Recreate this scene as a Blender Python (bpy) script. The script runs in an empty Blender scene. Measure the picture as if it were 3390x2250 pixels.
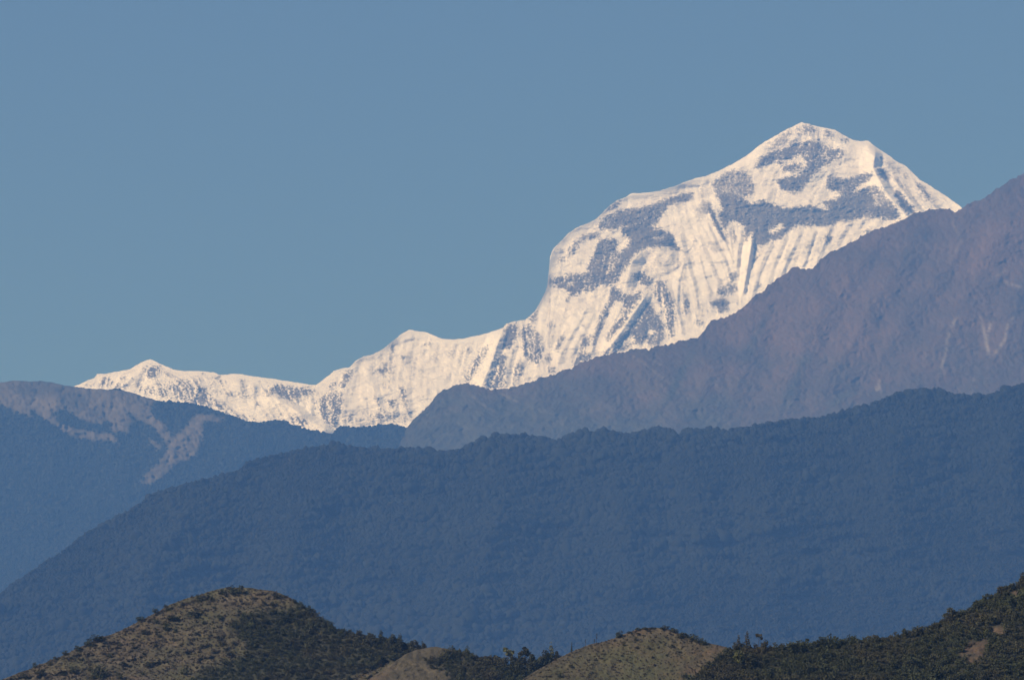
import bpy, math, random
import numpy as np

# ------------------------------------------------------------------ camera, sky, sun, exposure
S = bpy.context.scene
C = S.collection
W, H = 3390.0, 2250.0                       # survey units used for the terrain profiles
HFOV, PITCH, CZ = math.radians(13.0), math.radians(10.0), 2.0
TH = math.tan(HFOV / 2)
cam_d = bpy.data.cameras.new('camera')
cam_d.sensor_width = 36.0
cam_d.sensor_fit = 'HORIZONTAL'
cam_d.lens = 18.0 / TH
cam_d.clip_start, cam_d.clip_end = 1.0, 200000.0
cam = bpy.data.objects.new('camera', cam_d)
C.objects.link(cam)
cam.location = (0, 0, CZ)
cam.rotation_euler = (math.pi / 2 + PITCH, 0, 0)
S.camera = cam

SUN = np.array([-0.74, -0.46, 0.62]); SUN /= np.linalg.norm(SUN)
SUN_EL = math.asin(SUN[2]); SUN_AZ = math.atan2(SUN[0], SUN[1])
world = bpy.data.worlds.new('World'); S.world = world; world.use_nodes = True
wn = world.node_tree.nodes; wl = world.node_tree.links
bg = wn['Background']
sky = wn.new('ShaderNodeTexSky')
sky.sky_type = 'NISHITA'; sky.sun_disc = False
sky.sun_elevation = SUN_EL; sky.sun_rotation = SUN_AZ
sky.altitude = 2500.0; sky.air_density = 1.0; sky.dust_density = 0.0; sky.ozone_density = 3.0
wl.new(sky.outputs[0], bg.inputs[0]); bg.inputs[1].default_value = 0.067

sun_d = bpy.data.lights.new('sun', 'SUN')
sun_d.energy = 4.9; sun_d.angle = math.radians(0.5); sun_d.color = (1.0, 0.90, 0.925)
sun = bpy.data.objects.new('sun', sun_d); C.objects.link(sun)
from mathutils import Vector
sun.rotation_euler = Vector(SUN).to_track_quat('Z', 'Y').to_euler()
sun.location = (-3000, -2000, 3000)

HAZE_SCATTER = (0.128, 0.34, 1.0)
HAZE_CLEAR = (0.54, 0.54, 1.0)
HAZE_DENSITY = 5.9e-5
HAZE_G = 0.0
S.view_settings.view_transform = 'Standard'; S.view_settings.look = 'None'
S.view_settings.exposure = 0.35; S.view_settings.gamma = 1.0
S.cycles.use_denoising = True
S.cycles.max_bounces = 4; S.cycles.diffuse_bounces = 2; S.cycles.volume_bounces = 0
S.cycles.transparent_max_bounces = 4

# ------------------------------------------------------------------ helpers
rng = np.random.default_rng(7)
random.seed(7)

def tag(o, label=None, cat=None, group=None, kind=None):
    if label: o['label'] = label
    if cat: o['category'] = cat
    if group: o['group'] = group
    if kind: o['kind'] = kind
    return o

def pt(u, v, Y):
    """survey bearing (u, v) at ground distance Y -> world point"""
    a = (u - W / 2) / (W / 2) * TH
    b = (H / 2 - v) / (W / 2) * TH
    dy = math.cos(PITCH) - b * math.sin(PITCH)
    dz = math.sin(PITCH) + b * math.cos(PITCH)
    return a * Y / dy, Y + 0 * a, CZ + dz * Y / dy

def interp(pts, u):
    p = np.array(sorted(pts), float)
    return np.interp(u, p[:, 0], p[:, 1])

def spectral(shape, beta, seed, ax=1.0, ay=1.0, lo=0.0):
    """fractal noise, zero mean, unit deviation"""
    r = np.random.default_rng(seed)
    f = np.fft.rfft2(r.standard_normal(shape))
    ky = np.fft.fftfreq(shape[0])[:, None] * ay * shape[0]
    kx = np.fft.rfftfreq(shape[1])[None, :] * ax * shape[1]
    k = np.sqrt(kx * kx + ky * ky); k[0, 0] = 1
    g = k ** (-beta / 2)
    if lo: g = g * (1 - np.exp(-(k / lo) ** 2))
    g[0, 0] = 0
    n = np.fft.irfft2(f * g, s=shape)
    return ((n - n.mean()) / n.std()).astype(np.float32)

def blur(a, s):
    ky = np.fft.fftfreq(a.shape[0])[:, None]; kx = np.fft.rfftfreq(a.shape[1])[None, :]
    g = np.exp(-2 * (math.pi * s) ** 2 * (kx * kx + ky * ky))
    return np.fft.irfft2(np.fft.rfft2(a) * g, s=a.shape).astype(np.float32)

def smooth(x, a, b):
    t = np.clip((x - a) / (b - a), 0, 1)
    return t * t * (3 - 2 * t)

class Field:
    def __init__(s, u0, v0, u1, v1, st):
        s.u0, s.v0, s.st = u0, v0, st
        s.nu, s.nv = int((u1 - u0) / st) + 1, int((v1 - v0) / st) + 1
        s.shape = (s.nv, s.nu)
        s.U = u0 + np.arange(s.nu) * st; s.V = v0 + np.arange(s.nv) * st
    def zeros(s): return np.zeros(s.shape, np.float32)
    def sample(s, A, u, v):
        nx, ny = s.nu - 1.002, s.nv - 1.002      # mirrored beyond the surveyed part
        x = nx - np.abs(np.mod((u - s.u0) / s.st, 2 * nx) - nx); y = ny - np.abs(np.mod((v - s.v0) / s.st, 2 * ny) - ny)
        x = np.clip(x, 0, nx); y = np.clip(y, 0, ny)
        i = x.astype(np.int32); j = y.astype(np.int32); fx = x - i; fy = y - j
        return (A[j, i] * (1 - fx) + A[j, i + 1] * fx) * (1 - fy) + (A[j + 1, i] * (1 - fx) + A[j + 1, i + 1] * fx) * fy
    def win(s, x0, y0, x1, y1):
        i0 = max(0, int((x0 - s.u0) / s.st)); i1 = min(s.nu, int((x1 - s.u0) / s.st) + 2)
        j0 = max(0, int((y0 - s.v0) / s.st)); j1 = min(s.nv, int((y1 - s.v0) / s.st) + 2)
        return i0, i1, j0, j1
    def poly(s, A, pts, val, mode='max'):
        p = np.array(pts, float)
        i0, i1, j0, j1 = s.win(p[:, 0].min(), p[:, 1].min(), p[:, 0].max(), p[:, 1].max())
        if i1 <= i0 or j1 <= j0: return
        X, Y = np.meshgrid(s.U[i0:i1], s.V[j0:j1])
        ins = np.zeros(X.shape, bool); n = len(p)
        for a in range(n):
            x0, y0 = p[a]; x1, y1 = p[(a + 1) % n]
            if y0 == y1: continue
            c = ((y0 > Y) != (y1 > Y)) & (X < (x1 - x0) * (Y - y0) / (y1 - y0) + x0)
            ins ^= c
        sub = A[j0:j1, i0:i1]
        if mode == 'max': sub[ins] = np.maximum(sub[ins], val)
        else: sub[ins] = val
    def tent(s, A, pts, h, w, pw=0.85, fade=0.12, mode='max', left=1.0, right=1.0):
        p = np.array(pts, float)
        seg = np.hypot(*(p[1:] - p[:-1]).T); L = seg.sum(); acc = 0
        ww = w * max(left, right)
        i0, i1, j0, j1 = s.win(p[:, 0].min() - ww, p[:, 1].min() - ww, p[:, 0].max() + ww, p[:, 1].max() + ww)
        if i1 <= i0 or j1 <= j0: return
        X, Y = np.meshgrid(s.U[i0:i1], s.V[j0:j1])
        best = np.zeros(X.shape, np.float32)
        for a in range(len(p) - 1):
            d = p[a + 1] - p[a]; l2 = (d * d).sum()
            t = np.clip(((X - p[a][0]) * d[0] + (Y - p[a][1]) * d[1]) / l2, 0, 1)
            ds = np.hypot(X - p[a][0] - t * d[0], Y - p[a][1] - t * d[1])
            sp = (acc + t * seg[a]) / L; acc += seg[a]
            e = np.clip(np.minimum(sp, 1 - sp) / fade, 0, 1) if fade else 1.0
            side = (d[0] * (Y - p[a][1]) - d[1] * (X - p[a][0])) * (1 if d[1] >= 0 else -1)
            wl = np.where(side < 0, w * right, w * left)
            best = np.maximum(best, h * e * np.clip(1 - ds / wl, 0, 1) ** pw)
        sub = A[j0:j1, i0:i1]
        if mode == 'max': np.maximum(sub, best, out=sub)
        else: sub += best

def grid_mesh(name, P, attrs, mat, kind='structure'):
    """P: rows x cols x 3"""
    nr, nc = P.shape[:2]
    me = bpy.data.meshes.new(name)
    me.vertices.add(nr * nc); me.vertices.foreach_set('co', P.reshape(-1).astype(np.float32))
    idx = np.arange(nr * nc, dtype=np.int32).reshape(nr, nc)
    q = np.stack([idx[:-1, :-1], idx[1:, :-1], idx[1:, 1:], idx[:-1, 1:]], -1).reshape(-1, 4)
    poly_mesh(me, q, 4)
    for k, A in attrs.items():
        at = me.attributes.new(k, 'FLOAT', 'POINT'); at.data.foreach_set('value', A.reshape(-1).astype(np.float32))
    me.materials.append(mat)
    o = bpy.data.objects.new(name, me); C.objects.link(o)
    if kind: o['kind'] = kind
    return o

def poly_mesh(me, q, n, smooth_=True):
    m = len(q)
    me.loops.add(m * n); me.loops.foreach_set('vertex_index', q.reshape(-1).astype(np.int32))
    me.polygons.add(m); me.polygons.foreach_set('loop_start', np.arange(0, m * n, n, dtype=np.int32))
    me.polygons.foreach_set('loop_total', np.full(m, n, np.int32))
    if smooth_: me.polygons.foreach_set('use_smooth', np.ones(m, bool))
    me.update(calc_edges=True)

VEND = 3765.0
def ridge(name, sky_pts, depth, u0, u1, du, vb, rows, relief, attrs, mat, rough=0.0, seed=1, back=0.8, coarse=14):
    """terrain: front slope below a crest line, foot on the ground, and a back slope"""
    u = np.arange(u0, u1 + du, du)
    r = np.random.default_rng(seed)
    v0 = interp(sky_pts, u)
    if rough:
        n = len(u); f = np.fft.rfft(r.standard_normal(n)); k = np.arange(len(f)) / (n * du); k[0] = 1
        f *= np.where(k > 1 / 400.0, k ** -0.75, 0); z = np.fft.irfft(f, n); v0 = v0 + rough * z / z.std()
    vbot = np.maximum(vb(u), v0 + 30)
    t = np.linspace(0, 1, rows)[:, None]
    V = v0[None] + (vbot - v0)[None] * t
    tc = (np.linspace(0, 1, coarse + 1)[1:, None]) ** 1.4
    V = np.vstack([V, vbot[None] + (VEND - vbot)[None] * tc])
    U = np.broadcast_to(u[None], V.shape)
    fadeout = np.clip((VEND - V) / 600, 0, 1)
    Y = depth(U, V) - relief(U, V) * fadeout
    X, Yw, Z = pt(U, V, Y)
    P = np.stack([X, Yw, Z], -1)
    hh = Z[0].max() + 20
    rows_b = []
    for d in (np.array([0.02, 0.06, 0.13, 0.25, 0.42, 0.65, 1.0]) * hh / back)[::-1]:
        q = P[0].copy(); q[:, 1] += d; q[:, 0] *= 1 + d / q[:, 1]; q[:, 2] = np.maximum(q[:, 2] - back * d * (1 + 0.12 * np.sin(u / 90 + d)), -3)
        rows_b.append(q)
    Pall = np.concatenate([np.stack(rows_b), P], 0)
    nb = len(rows_b)
    at = {}
    for k, fn in attrs.items():
        A = fn(U, V); at[k] = np.vstack([np.repeat(A[:1], nb, 0), A])
    return grid_mesh(name, Pall, at, mat)

def mat(name):
    m = bpy.data.materials.new(name); m.use_nodes = True
    nt = m.node_tree; b = nt.nodes['Principled BSDF']
    b.inputs['Specular IOR Level'].default_value = 0.15; b.inputs['Roughness'].default_value = 0.85
    return m, nt, b

def N(nt, typ, **kw):
    n = nt.nodes.new(typ)
    for k, v in kw.items():
        if k.startswith('i_'): n.inputs[k[2:].replace('_', ' ')].default_value = v
        else: setattr(n, k, v)
    return n

def noise(nt, scale, detail=5, rough=0.6, lo=0.35, hi=0.65):
    g = N(nt, 'ShaderNodeNewGeometry')
    n = N(nt, 'ShaderNodeTexNoise', i_Scale=scale, i_Detail=detail, i_Roughness=rough)
    nt.links.new(g.outputs['Position'], n.inputs['Vector'])
    r = N(nt, 'ShaderNodeMapRange'); r.inputs[1].default_value = lo; r.inputs[2].default_value = hi
    nt.links.new(n.outputs[0], r.inputs[0])
    return r.outputs[0]

def mix(nt, fac, a, b):
    m = N(nt, 'ShaderNodeMix', data_type='RGBA')
    if isinstance(fac, (int, float)): m.inputs[0].default_value = fac
    else: nt.links.new(fac, m.inputs[0])
    for s, x in ((6, a), (7, b)):
        if isinstance(x, tuple): m.inputs[s].default_value = (*x, 1)
        else: nt.links.new(x, m.inputs[s])
    return m.outputs[2]

def attr(nt, name):
    return N(nt, 'ShaderNodeAttribute', attribute_name=name).outputs['Fac']

def math_(nt, op, a, b):
    m = N(nt, 'ShaderNodeMath', operation=op)
    for i, x in enumerate((a, b)):
        if isinstance(x, (int, float)): m.inputs[i].default_value = x
        else: nt.links.new(x, m.inputs[i])
    return m.outputs[0]

def bump(nt, b, h, dist):
    n = N(nt, 'ShaderNodeBump', i_Strength=1.0, i_Distance=dist)
    nt.links.new(h, n.inputs['Height']); nt.links.new(n.outputs[0], b.inputs['Normal'])

# frames used while surveying: (origin u, origin v, scale)
FR = {'A': (2300, 350, 2.0908), 'B': (1500, 600, 2.0909), 'C': (200, 1050, 2.148), 'D': (900, 1000, 2.148),
      'E': (0, 1150, 2.091), 'F': (0, 0, 0.69690)}
def fr(k, pts):
    a, b, s = FR[k]
    return [(a + x / s, b + y / s) for x, y in pts]

# ------------------------------------------------------------------ materials
m_snow, nt, b = mat('snow_and_rock')
rockc = mix(nt, noise(nt, 0.02, 8, 0.7, 0.3, 0.7), (0.085, 0.082, 0.085), (0.21, 0.19, 0.18))
snowc = mix(nt, noise(nt, 0.004, 4, 0.6), (0.86, 0.81, 0.81), (0.90, 0.86, 0.86))
nt.links.new(mix(nt, attr(nt, 'rock'), snowc, rockc), b.inputs['Base Color'])  # rock value also carries shade painted into gullies and the right face

m_brown, nt, b = mat('dry_alpine_grass')
g1 = mix(nt, noise(nt, 0.003, 9, 0.6, 0.3, 0.7), (0.06, 0.05, 0.048), (0.14, 0.095, 0.078))
g2 = mix(nt, noise(nt, 0.012, 7, 0.65, 0.5, 0.8), g1, (0.05, 0.046, 0.042))
g3 = mix(nt, attr(nt, 'wood'), g2, mix(nt, noise(nt, 0.015, 7, 0.65), (0.032, 0.038, 0.034), (0.072, 0.078, 0.064)))
nt.links.new(mix(nt, attr(nt, 'scree'), g3, (0.34, 0.30, 0.26)), b.inputs['Base Color'])
bump(nt, b, noise(nt, 0.02, 7, 0.6, 0.2, 0.8), 3.0)

m_meadow, nt, b = mat('meadow_and_wood')
g1 = mix(nt, noise(nt, 0.006, 8, 0.68, 0.4, 0.62), (0.062, 0.057, 0.048), (0.130, 0.111, 0.089))
w1 = mix(nt, noise(nt, 0.03, 5, 0.7), (0.012, 0.016, 0.012), (0.028, 0.033, 0.024))
nt.links.new(mix(nt, attr(nt, 'meadow'), w1, g1), b.inputs['Base Color'])
bump(nt, b, noise(nt, 0.02, 8, 0.6, 0.2, 0.8), 4.0)

m_floor, nt, b = mat('forest_floor')
nt.links.new(mix(nt, noise(nt, 0.02), (0.02, 0.026, 0.016), (0.04, 0.042, 0.028)), b.inputs['Base Color'])

def foliage(name, c0, c1, rim, dry=0):
    m, nt, b = mat(name)
    o = N(nt, 'ShaderNodeObjectInfo')
    c = mix(nt, attr(nt, 'tint'), c0, c1)
    c = mix(nt, math_(nt, 'MULTIPLY', o.outputs['Random'], 0.5), c, rim)
    if dry: c = mix(nt, math_(nt, 'MULTIPLY', noise(nt, 0.05, 5, 0.7, 0.46, 0.66), dry), c, (0.085, 0.068, 0.045))
    nt.links.new(c, b.inputs['Base Color'])
    return m
m_forest = foliage('forest_canopy', (0.005, 0.007, 0.006), (0.022, 0.027, 0.020), (0.011, 0.015, 0.010))
m_bush = foliage('bush_leaves', (0.026, 0.034, 0.020), (0.080, 0.092, 0.042), (0.05, 0.056, 0.03), 0.55)
m_lightbush = foliage('pale_leaves', (0.05, 0.06, 0.025), (0.15, 0.15, 0.06), (0.09, 0.10, 0.035))
m_drygrass = foliage('dry_tufts', (0.055, 0.050, 0.036), (0.135, 0.115, 0.080), (0.085, 0.07, 0.05))
m_bark, nt, b = mat('bark'); b.inputs['Base Color'].default_value = (0.05, 0.042, 0.035, 1)
nt.links.new(mix(nt, noise(nt, 3.0), (0.03, 0.026, 0.022), (0.075, 0.062, 0.05)), b.inputs['Base Color'])

m_hill, nt, b = mat('hill_grass')
g1 = mix(nt, noise(nt, 0.09, 8, 0.7, 0.36, 0.66), (0.060, 0.054, 0.040), (0.135, 0.115, 0.082))
g2 = mix(nt, noise(nt, 0.5, 5, 0.7, 0.48, 0.70), g1, (0.056, 0.051, 0.036))
g2 = mix(nt, math_(nt, 'MULTIPLY', attr(nt, 'red'), noise(nt, 0.2, 4, 0.6, 0.35, 0.6)), g2, (0.13, 0.08, 0.055))
g2 = mix(nt, math_(nt, 'MULTIPLY', attr(nt, 'green'), 0.8), g2, (0.078, 0.085, 0.042))
nt.links.new(mix(nt, attr(nt, 'wood'), g2, (0.028, 0.032, 0.021)), b.inputs['Base Color'])
bump(nt, b, noise(nt, 0.75, 6, 0.7, 0.2, 0.8), 0.5)

m_valley, nt, b = mat('valley_ground')
nt.links.new(mix(nt, noise(nt, 0.003, 6), (0.05, 0.05, 0.03), (0.11, 0.09, 0.055)), b.inputs['Base Color'])

# ------------------------------------------------------------------ valley ground
me = bpy.data.meshes.new('ground')
gv = [(-30000, -3000, 0), (30000, -3000, 0), (30000, 42000, 0), (-30000, 42000, 0)]
me.from_pydata(gv, [], [(0, 1, 2, 3)]); me.materials.append(m_valley)
tag(bpy.data.objects.new('ground', me), 'flat valley ground at the foot of the hills', None, None, 'structure')
C.objects.link(bpy.data.objects['ground'])

# ------------------------------------------------------------------ snow mountain
SNOW_SKY = (fr('C', [(-60, 520), (60, 510), (120, 480), (190, 450), (240, 435), (260, 405), (330, 400), (400, 385), (450, 375), (490, 372), (560, 330),
                     (600, 308), (640, 298), (690, 320), (740, 342), (800, 370), (850, 380), (950, 380), (1080, 390), (1140, 410), (1200, 405),
                     (1270, 405), (1400, 422), (1480, 432), (1600, 450), (1700, 465), (1780, 480)])
            + fr('D', [(310, 592), (345, 570), (400, 525), (440, 490), (490, 472), (550, 466), (600, 415), (650, 385), (700, 375), (790, 330),
                       (860, 275), (920, 230), (975, 200), (1020, 208), (1100, 215), (1150, 235), (1210, 260), (1280, 265), (1350, 262), (1430, 238),
                       (1520, 222), (1600, 200), (1645, 185), (1670, 155), (1720, 140), (1800, 125), (1840, 95), (1870, 65), (1890, 35)])
            + fr('B', [(605, 830), (640, 760), (655, 700), (658, 660), (664, 620), (668, 570), (670, 525), (690, 470), (740, 420), (800, 360), (860, 320), (930, 290), (990, 262),
                       (1040, 215), (1090, 165), (1130, 135), (1190, 115), (1240, 85), (1320, 80), (1430, 68), (1530, 35), (1620, 0)])
            + fr('A', [(0, 505), (80, 487), (170, 450), (260, 405), (350, 350), (440, 280), (490, 245), (560, 210), (640, 165), (700, 135), (740, 113),
                       (790, 125), (850, 145), (920, 158), (970, 168), (1030, 200), (1090, 235), (1140, 245), (1200, 243), (1250, 285), (1320, 330),
                       (1400, 390), (1460, 415), (1500, 455), (1560, 510), (1640, 560), (1700, 600), (1760, 640), (1840, 700), (1960, 800), (2100, 930), (2260, 1050)]))
F = Field(150, 385, 3420, 1500, 1.5)
ROCK_AND_SHADE = [  # bare rock coverage, plus some shade painted in as rock
 ('A', .97, [(230,700),(400,680),(470,650),(540,680),(620,705),(700,700),(820,690),(900,720),(960,690),(1020,640),(1100,600),(1180,565),(1220,620),(1260,690),(1340,690),(1400,720),(1420,780),(1380,790),(1300,780),(1230,770),(1160,780),(1080,790),(1000,810),(900,832),(800,830),(720,830),(680,850),(640,880),(580,930),(520,930),(470,980),(430,960),(400,880),(370,900),(340,830),(290,800),(230,810),(200,790),(180,740)]),
 ('A', .88, [(400,430),(440,370),(520,320),(600,300),(700,270),(760,250),(850,240),(900,290),(960,300),(1030,280),(1040,300),(1020,360),(960,390),(920,410),(880,420),(830,480),(790,540),(740,590),(680,600),(620,590),(580,560),(560,510),(620,500),(700,490),(760,440),(780,400),(760,380),(740,340),(680,370),(600,390),(540,390),(490,400),(440,440)]),
 ('A', .9, [(600,430),(640,400),(740,400),(755,440),(700,455),(610,460)]),
 ('A', .95, [(600,500),(700,485),(790,480),(780,540),(740,590),(680,600),(620,590),(580,560),(560,510)]),
 ('A', .68, [(700,200),(740,130),(800,140),(840,170),(800,200),(740,210)]),
 ('A', .62, [(880,190),(920,170),(970,200),(950,220),(890,220)]), ('A', .55, [(870,240),(920,250),(930,290),(880,290)]),
 ('A', .8, [(1020,230),(1080,232),(1060,262),(1020,255)]), ('A', .5, [(480,290),(560,220),(640,170),(720,140),(700,180),(620,250),(560,300),(500,320)]),
 ('A', .58, [(600,250),(700,230),(780,240),(830,280),(780,310),(700,300)]),
 ('A', .6, [(110,540),(180,480),(260,440),(330,440),(400,500),(420,560),(410,620),(360,640),(300,620),(250,680),(200,700),(150,640),(130,590)]),
 ('A', .86, [(180,620),(260,610),(340,640),(400,690),(380,740),(230,760),(180,700)]),
 ('A', .45, [(40,560),(100,560),(130,600),(60,650),(20,640)]), ('A', .52, [(0,700),(60,650),(110,660),(130,720),(60,750),(20,780)]),
 ('A', .84, [(920,490),(960,480),(1000,500),(1060,500),(1200,460),(1240,470),(1200,520),(1150,550),(1080,610),(1030,640),(1000,600),(940,590),(900,560),(920,530)]),
 ('A', .75, [(880,660),(960,640),(1000,620),(1050,630),(1000,700),(900,700)]),
 ('A', 1.1, [(1260,430),(1300,430),(1350,490),(1330,530),(1280,490)]), ('A', 1.05, [(1385,570),(1420,580),(1450,640),(1540,730),(1480,760),(1420,690),(1380,620)]),
 ('A', .8, [(1510,520),(1560,540),(1640,640),(1620,660),(1570,600)]), ('A', .5, [(1640,640),(1665,695),(1620,700)]),
 ('A', .5, [(1270,340),(1420,420),(1500,500),(1480,520),(1400,480),(1340,430),(1270,370)]), ('A', .4, [(1350,480),(1480,520),(1600,660),(1560,720),(1450,600)]),  # right face greyed: its shade painted in as partial rock
 ('A', .6, [(1180,560),(1250,540),(1300,580),(1330,640),(1390,680),(1400,740),(1360,780),(1280,690),(1240,650)]),
 ('A', .42, [(640,1060),(720,1040),(720,1080),(640,1090)]), ('A', .85, [(900,900),(940,895),(942,950),(905,940)]),
 ('A', .75, [(230,1160),(300,1150),(300,1200),(240,1220)]), ('A', .6, [(160,1260),(240,1220),(310,1250),(290,1290),(200,1320),(160,1300)]),  # chest shade, painted in as rock coverage
 ('A', .85, [(110,1350),(180,1330),(240,1350),(230,1420),(180,1430),(130,1380)]), ('A', .6, [(420,1230),(460,1220),(462,1260),(420,1262)]),
 ('A', .9, [(1170,860),(1240,850),(1250,875),(1180,895)]), ('A', .45, [(80,930),(150,935),(215,1000),(170,1025),(120,1000)]),
 ('A', .9, [(80,690),(105,690),(150,780),(200,890),(215,950),(190,930),(130,820)]), ('A', .8, [(150,720),(175,730),(215,800),(240,830),(200,850),(170,790)]),  # gully streaks from here: rock, with gully shade painted in
 ('A', .8, [(205,830),(222,830),(230,960),(218,960)]), ('A', .8, [(345,850),(372,880),(352,960),(338,950)]), ('A', .85, [(405,900),(432,940),(428,1080),(414,1090)]),  # narrow gully shade between flutes, painted in as rock
 ('A', .7, [(250,820),(270,830),(290,930),(276,990),(255,900)]), ('A', .55, [(930,840),(960,830),(920,930),(880,990),(890,930)]),
 ('A', .45, [(760,960),(800,965),(790,990),(760,985)]), ('A', .42, [(220,1420),(180,1440),(130,1440),(160,1400)]),
 ('B', .68, [(1000,300),(1050,240),(1120,210),(1200,190),(1280,180),(1400,150),(1500,110),(1620,70),(1680,90),(1640,140),(1540,150),(1480,190),(1430,260),(1400,310),(1340,330),(1260,320),(1180,300),(1140,340),(1090,340),(1000,340)]),
 ('B', .85, [(1060,250),(1180,230),(1260,240),(1240,300),(1160,300),(1080,330)]),
 ('B', 1.05, [(1160,320),(1280,310),(1360,300),(1430,320),(1480,360),(1530,370),(1540,420),(1570,460),(1580,490),(1540,480),(1490,450),(1430,450),(1370,460),(1300,470),(1250,510),(1220,560),(1190,600),(1160,650),(1140,690),(1120,700),(1120,630),(1150,560),(1200,480),(1220,400),(1180,370)]),
 ('B', .8, [(1000,420),(1060,390),(1110,400),(1180,420),(1200,470),(1180,540),(1150,600),(1130,650),(1100,640),(1040,640),(930,630),(940,560),(970,500)]),
 ('B', .6, [(790,500),(820,430),(870,390),(950,350),(1000,340),(1010,390),(930,410),(880,440),(850,490),(800,530),(760,560),(720,560),(690,545),(740,535)]),
 ('B', 1.05, [(660,670),(720,660),(800,645),(900,635),(1000,630),(1110,640),(1120,680),(1100,710),(1050,720),(1000,720),(960,750),(910,780),(910,740),(860,790),(820,790),(790,760),(740,740),(690,720),(655,720)]),
 ('B', 1.05, [(1100,720),(1140,740),(1170,775),(1230,785),(1310,760),(1300,810),(1240,880),(1200,930),(1180,900),(1180,850),(1150,820),(1120,830),(1080,820)]),
 ('B', .98, [(1180,900),(1240,880),(1200,960),(1130,1040),(1070,1110),(1060,1080),(1110,1000)]),
 ('B', .92, [(1080,820),(1120,830),(1080,900),(1040,980),(1010,1050),(970,1150),(960,1120),(990,1010),(1030,900)]),
 ('B', .95, [(1230,650),(1300,630),(1340,650),(1380,670),(1370,720),(1340,740),(1310,710),(1260,680)]), ('B', .55, [(1240,690),(1262,680),(1240,725)]),
 ('B', .6, [(1330,490),(1370,495),(1340,515)]), ('B', .5, [(1280,600),(1340,610),(1380,640),(1320,640)]),
 ('B', 1.0, [(1340,830),(1400,890),(1430,950),(1470,1010),(1440,1040),(1350,1020),(1330,1070),(1290,1130),(1260,1130),(1250,1060),(1220,1080),(1150,1140),(1100,1150),(1180,1060),(1260,960),(1310,880)]),
 ('B', .66, [(1380,740),(1420,680),(1450,680),(1500,760),(1540,860),(1550,940),(1530,960),(1520,1060),(1530,1110),(1490,1050),(1460,940),(1430,850),(1390,790)]),
 ('B', .45, [(1330,1060),(1460,1040),(1490,1080),(1440,1120),(1380,1140),(1320,1110)]),
 ('B', .66, [(820,1290),(860,1200),(900,1180),(950,1190),(960,1220),(900,1250)]), ('B', .75, [(1060,1180),(1150,1140),(1300,1100),(1200,1160),(1080,1190)]),
 ('B', .95, [(740,1080),(770,1060),(740,1150),(700,1190)]), ('B', .7, [(900,1090),(960,1050),(920,1160),(880,1170)]),
 ('B', .95, [(360,1010),(420,980),(450,1010),(440,1080),(410,1110),(380,1160),(350,1150),(330,1150)]),
 ('B', .7, [(480,990),(540,990),(580,1030),(610,1090),(620,1200),(600,1270),(550,1270),(490,1210),(480,1120),(460,1060)]),
 ('B', .85, [(640,1190),(680,1210),(670,1260),(640,1250)]), ('B', .68, [(280,1240),(330,1190),(370,1200),(370,1290),(370,1420),(290,1440),(220,1420),(250,1330)]),
 ('B', .68, [(150,1250),(200,1200),(230,1130),(245,1150),(190,1260),(140,1340),(90,1400),(80,1360),(110,1300)]),
 ('B', .95, [(520,965),(580,890),(587,920),(560,985)]), ('B', .45, [(400,1280),(480,1230),(500,1340),(450,1400),(400,1400)]), ('B', .5, [(650,1280),(720,1290),(700,1340),(650,1320)]),
 ('B', .62, [(1600,770),(1640,860),(1630,920),(1600,870)]), ('B', .42, [(1650,980),(1700,960),(1750,970),(1720,1010)]),  # chest patches: shade painted in with the rock tone
 ('B', .7, [(1050,200),(1110,140),(1190,130),(1150,160),(1080,210)]), ('B', .45, [(620,985),(700,990),(720,1005),(660,1010)]),
 ('B', .5, [(700,860),(740,840),(800,800),(860,800),(780,830),(720,865)]), ('B', .5, [(690,490),(740,455),(760,460),(710,500)]),
 ('D', .85, [(490,520),(540,490),(590,480),(570,520),(530,560),(500,550)]), ('D', .66, [(380,620),(430,570),(480,560),(540,570),(520,610),(460,590),(400,630)]),
 ('D', .64, [(330,680),(420,640),(510,640),(500,720),(490,800),(460,880),(430,900),(390,850),(350,790),(320,740)]),
 ('D', .76, [(0,590),(80,590),(150,610),(220,600),(310,620),(300,650),(230,650),(160,650),(120,700),(80,660),(40,630),(0,640)]),
 ('D', .8, [(840,340),(870,300),(882,330),(860,360)]), ('D', .62, [(890,380),(960,380),(960,400),(920,412)]), ('D', .45, [(760,440),(850,420),(840,460),(790,470)]),
 ('D', .95, [(730,470),(800,475),(830,490),(780,503)]), ('D', .7, [(690,520),(722,508),(722,522)]), ('D', .85, [(1070,300),(1130,278),(1112,308)]),
 ('D', .5, [(1250,340),(1300,350),(1290,370),(1240,372)]), ('D', .46, [(1340,350),(1420,340),(1420,362)]), ('D', .42, [(1180,410),(1240,410),(1230,432)]), ('D', .6, [(980,440),(1020,444),(1000,455)]),
 ('D', .75, [(720,640),(750,680),(770,740),(805,765),(770,772),(740,700)]), ('D', .9, [(800,690),(890,690),(870,750),(840,745)]),
 ('D', .85, [(910,620),(942,600),(950,650),(960,740),(995,825),(960,790),(930,700)]), ('D', .8, [(865,760),(892,790),(880,870),(860,830)]),
 ('D', .55, [(500,830),(570,820),(570,860),(520,870)]), ('D', .5, [(680,800),(760,790),(850,770),(860,850),(780,830),(690,860)]),
 ('D', .64, [(1370,540),(1420,430),(1520,290),(1535,310),(1480,420),(1440,510),(1390,590)]), ('D', .48, [(900,810),(970,800),(990,840),(940,870)]),
 ('C', .92, [(600,380),(640,350),(690,340),(715,370),(690,400),(650,430),(620,430)]), ('C', .62, [(280,430),(330,415),(370,430),(340,450),(290,450)]),
 ('C', .55, [(410,400),(470,430),(450,450),(410,440)]), ('C', .7, [(500,430),(522,430),(510,452)]), ('C', .42, [(240,450),(420,460),(520,500),(420,510),(260,490)]),
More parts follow.
